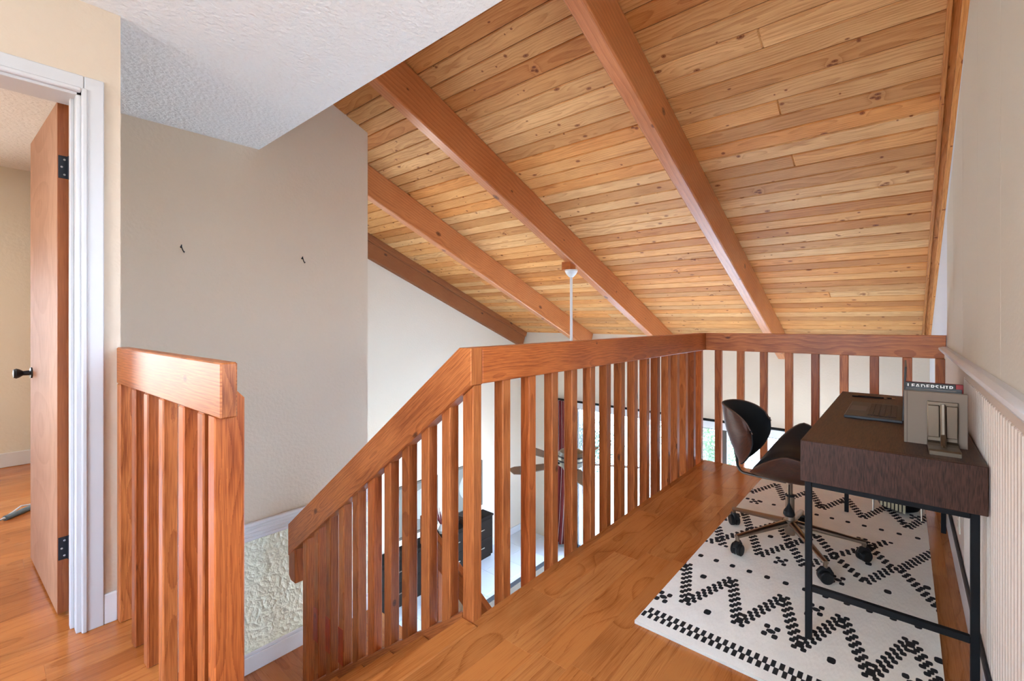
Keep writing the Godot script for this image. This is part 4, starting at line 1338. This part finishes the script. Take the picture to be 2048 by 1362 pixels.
# ------------------------------------------------------------------ things on and under the desk
func build_desk_things() -> void:
	var Y := 0.74
	# laptop, open, its screen seen edge on
	var t := thing("laptop", "open dark grey laptop on the walnut desk", "laptop", V(-0.1, Y, 2.77))
	var dk := mat(Color(0.2, 0.215, 0.225), 0.5)
	wbox(t, "base", dk, -0.207, -0.004, Y, Y + 0.013, 2.545, 2.995, 0.003)
	wbox(t, "touchpad", mat(Color(0.24, 0.255, 0.26), 0.45), -0.198, -0.135, Y + 0.0128, Y + 0.0136, 2.70, 2.85, 0.0003)
	var kb := wbox(t, "keyboard", M.plastic, -0.126, -0.022, Y + 0.0128, Y + 0.0138, 2.585, 2.955, 0.0003)
	var km := mat(Color(0.12, 0.12, 0.125), 0.5)
	for i in 5:
		for j in 14:
			wbox(kb, "key", km, -0.124 + i * 0.0202, -0.124 + i * 0.0202 + 0.0175, Y + 0.0136, Y + 0.0165, 2.59 + j * 0.026, 2.59 + j * 0.026 + 0.0225, 0.0008)
	var lid := MB.new()
	lid.box(Vector3(0, 0.115, 0), Vector3(0.006, 0.23, 0.45), 0.002)
	var tl := Transform3D(Basis(Vector3(0, 0, -1), 0.04), V(-0.003, Y + 0.012, 2.77))
	put(t, "screen_lid", lid, dk, tl)
	# two pencils behind it
	for q in [[-0.226, 3.262, -0.07, 3.288, "black pencil lying on the desk nearer the laptop"], [-0.20, 3.285, -0.035, 3.298, "black pencil with a light tip lying at the back of the desk"]]:
		t = thing("pencil", q[4], "pencil", V(q[0], Y, q[1]), "pencils on the desk")
		var mb := MB.new()
		var a := V(q[0], Y + 0.004, q[1])
		var b := V(q[2], Y + 0.004, q[3])
		mb.tube([a, a.lerp(b, 0.9)], 0.004, 6)
		put(t, "barrel", mb, M.black)
		mb = MB.new()
		mb.tube([a.lerp(b, 0.9), b], [0.004, 0.0008], 6)
		put(t, "tip", mb, mat(Color(0.7, 0.55, 0.4), 0.6))
	# row of books held by a bookend
	t = thing("book", "tan linen book at the front of the row beside the bookend", "book", V(0.082, Y, 2.19), "books in the bookend row")
	var tan := mat(Color(0.50, 0.435, 0.365), 0.6)
	wbox(t, "cover", tan, 0.0, 0.164, Y, Y + 0.186, 2.176, 2.179, 0.001)
	wbox(t, "cover", tan, 0.0, 0.164, Y, Y + 0.186, 2.196, 2.199, 0.001)
	wbox(t, "spine", tan, 0.0, 0.004, Y, Y + 0.186, 2.179, 2.196, 0.001)
	wbox(t, "pages", mat(Color(0.85, 0.81, 0.72), 0.8), 0.004, 0.158, Y + 0.003, Y + 0.182, 2.179, 2.196)
	wbox(t, "spine_groove", mat(Color(0.37, 0.31, 0.25), 0.7), 0.0075, 0.0095, Y + 0.0, Y + 0.186, 2.1755, 2.1765)
	t = thing("book", "grey notebook with white pages behind the tan book", "book", V(0.08, Y, 2.215), "books in the bookend row")
	var grey := mat(Color(0.30, 0.32, 0.33), 0.6)
	wbox(t, "cover", grey, 0.002, 0.150, Y, Y + 0.191, 2.2005, 2.203, 0.001)
	wbox(t, "cover", grey, 0.002, 0.153, Y, Y + 0.197, 2.222, 2.225, 0.001)
	wbox(t, "spine", grey, 0.002, 0.005, Y, Y + 0.195, 2.203, 2.222, 0.001)
	wbox(t, "pages", mat(Color(0.88, 0.88, 0.86), 0.8), 0.005, 0.138, Y + 0.003, Y + 0.190, 2.204, 2.221)
	t = thing("book", "dark book with white LEADERSHIP title and red edge at the back", "book", V(0.08, Y, 2.245), "books in the bookend row")
	wbox(t, "cover", mat(Color(0.10, 0.095, 0.06), 0.4), 0.004, 0.138, Y, Y + 0.212, 2.23, 2.233, 0.001)
	wbox(t, "cover_edge", mat(Color(0.55, 0.05, 0.07), 0.4), 0.138, 0.157, Y, Y + 0.212, 2.23, 2.233, 0.001)
	wbox(t, "pages", mat(Color(0.88, 0.86, 0.8), 0.8), 0.007, 0.154, Y + 0.003, Y + 0.208, 2.233, 2.252)
	wbox(t, "cover", mat(Color(0.4, 0.05, 0.06), 0.4), 0.004, 0.157, Y, Y + 0.212, 2.252, 2.255, 0.001)
	var tm := TextMesh.new()
	tm.text = "LEADERSHIP"
	var sf := SystemFont.new()
	sf.font_names = PackedStringArray(["Droid Sans"])
	sf.font_weight = 700
	tm.font = sf
	tm.font_size = 32
	tm.pixel_size = 0.00066
	tm.depth = 0.0004
	put_mesh(t, "title", tm, mat(Color(0.93, 0.93, 0.9), 0.6), Transform3D(Basis(), V(0.070, Y + 0.1985, 2.2297)))
	# metal bookend: curved base, tapered spine and upright plate
	t = thing("bookend", "brushed bronze metal bookend with an I shaped spine", "bookend", V(0.1, Y, 2.1))
	var mb := MB.new()
	mb.prism(PackedVector2Array([Vector2(2.03, 0.0), Vector2(2.172, 0.0), Vector2(2.172, 0.024), Vector2(2.155, 0.014), Vector2(2.12, 0.012), Vector2(2.06, 0.016), Vector2(2.036, 0.017), Vector2(2.03, 0.012)]), V(0, Y, 0), Vector3(0, 0, -1), Vector3.UP, Vector3.RIGHT, 0.062, 0.14, 0.0015)
	put(t, "base", mb, M.bronze)
	mb = MB.new()
	mb.prism(PackedVector2Array([Vector2(0.062, 0.0), Vector2(0.14, 0.0), Vector2(0.14, 0.156), Vector2(0.062, 0.156)]), V(0, Y, 0), Vector3.RIGHT, Vector3.UP, Vector3(0, 0, -1), 2.166, 2.1745, 0.0015)
	put(t, "upright", mb, M.bronze)
	mb = MB.new()
	mb.prism(PackedVector2Array([Vector2(2.05, 0.006), Vector2(2.168, 0.006), Vector2(2.168, 0.15), Vector2(2.15, 0.15), Vector2(2.142, 0.1), Vector2(2.13, 0.05), Vector2(2.10, 0.02)]), V(0, Y, 0), Vector3(0, 0, -1), Vector3.UP, Vector3.RIGHT, 0.0945, 0.1085, 0.004)
	put(t, "spine", mb, M.bronze)
	for s in [[0.062, 0.094], [0.109, 0.14]]:
		mb = MB.new()
		mb.box(V((s[0] + s[1]) / 2, Y + 0.088, 2.1645), Vector3(s[1] - s[0], 0.112, 0.006), 0.0028)
		put(t, "raised_panel", mb, M.bronze)
	# magazine basket under the desk
	t = thing("magazine_basket", "black round basket of magazines on thin metal legs under the desk", "basket", V(-0.025, 0.012, 3.62))
	var bx := -0.025
	var bd := 3.67
	mb = MB.new()
	mb.lathe(V(bx, 0.018, bd), Vector3.UP, [Vector2(0.0, 0.0), Vector2(0.06, 0.002), Vector2(0.095, 0.02), Vector2(0.112, 0.06), Vector2(0.118, 0.12), Vector2(0.118, 0.24), Vector2(0.114, 0.24), Vector2(0.114, 0.12), Vector2(0.106, 0.06)], 32)
	put(t, "bowl", mb, M.plastic)
	for q in [-0.118, 0.102]:
		mb = MB.new()
		mb.tube([V(bx + q, 0.016, bd - 0.13), V(bx + q, 0.30, bd - 0.07), V(bx + q, 0.30, bd + 0.07), V(bx + q, 0.016, bd + 0.12)], 0.0045, 8)
		put(t, "leg", mb, M.steel)
	for i in 7:
		wbox(t, "slat", mat(Color(0.72, 0.68, 0.55), 0.7), bx - 0.085 + 0.0175 * i, bx - 0.073 + 0.0175 * i, 0.06 - 0.004 * i, 0.19, bd - 0.122, bd - 0.115, 0.001)

func build_small_things() -> void:
	# socket on the wainscot behind the desk
	var w := thing("wall_outlet", "small cream wall outlet on the wainscot under the desk", "outlet", V(XR - 0.008, 0.25, 2.96))
	wbox(w, "cover_plate", mat(Color(0.86, 0.82, 0.74), 0.4), XR - 0.014, XR - 0.008, 0.195, 0.305, 2.925, 2.995, 0.002)
	for yy in [0.222, 0.262]:
		wbox(w, "socket", mat(Color(0.75, 0.71, 0.63), 0.4), XR - 0.0155, XR - 0.0135, yy, yy + 0.024, 2.945, 2.975, 0.001)
	# power supply with a white cable on the bedroom floor
	var t := thing("power_supply", "grey power supply with white cable on the bedroom floor", "power supply", V(-4.06, 0, 0.15))
	var mb := MB.new()
	var a := V(-4.01, 0.014, 0.09)
	var b := V(-4.13, 0.014, 0.21)
	mb.tube([a, b], 0.016, 8)
	put(t, "body", mb, mat(Color(0.35, 0.43, 0.48), 0.4))
	mb = MB.new()
	mb.tube([a, a + Vector3(0.02, 0.0, 0.02), a + Vector3(-0.0, 0.01, -0.03) + Vector3(-0.05, 0, 0), b + Vector3(-0.03, 0.01, 0.05), b + Vector3(-0.03, 0.006, -0.02), b + Vector3(0.03, 0.004, -0.06), V(-4.2, 0.004, 0.26)], 0.005, 6)
	put(t, "cable", mb, M.white)
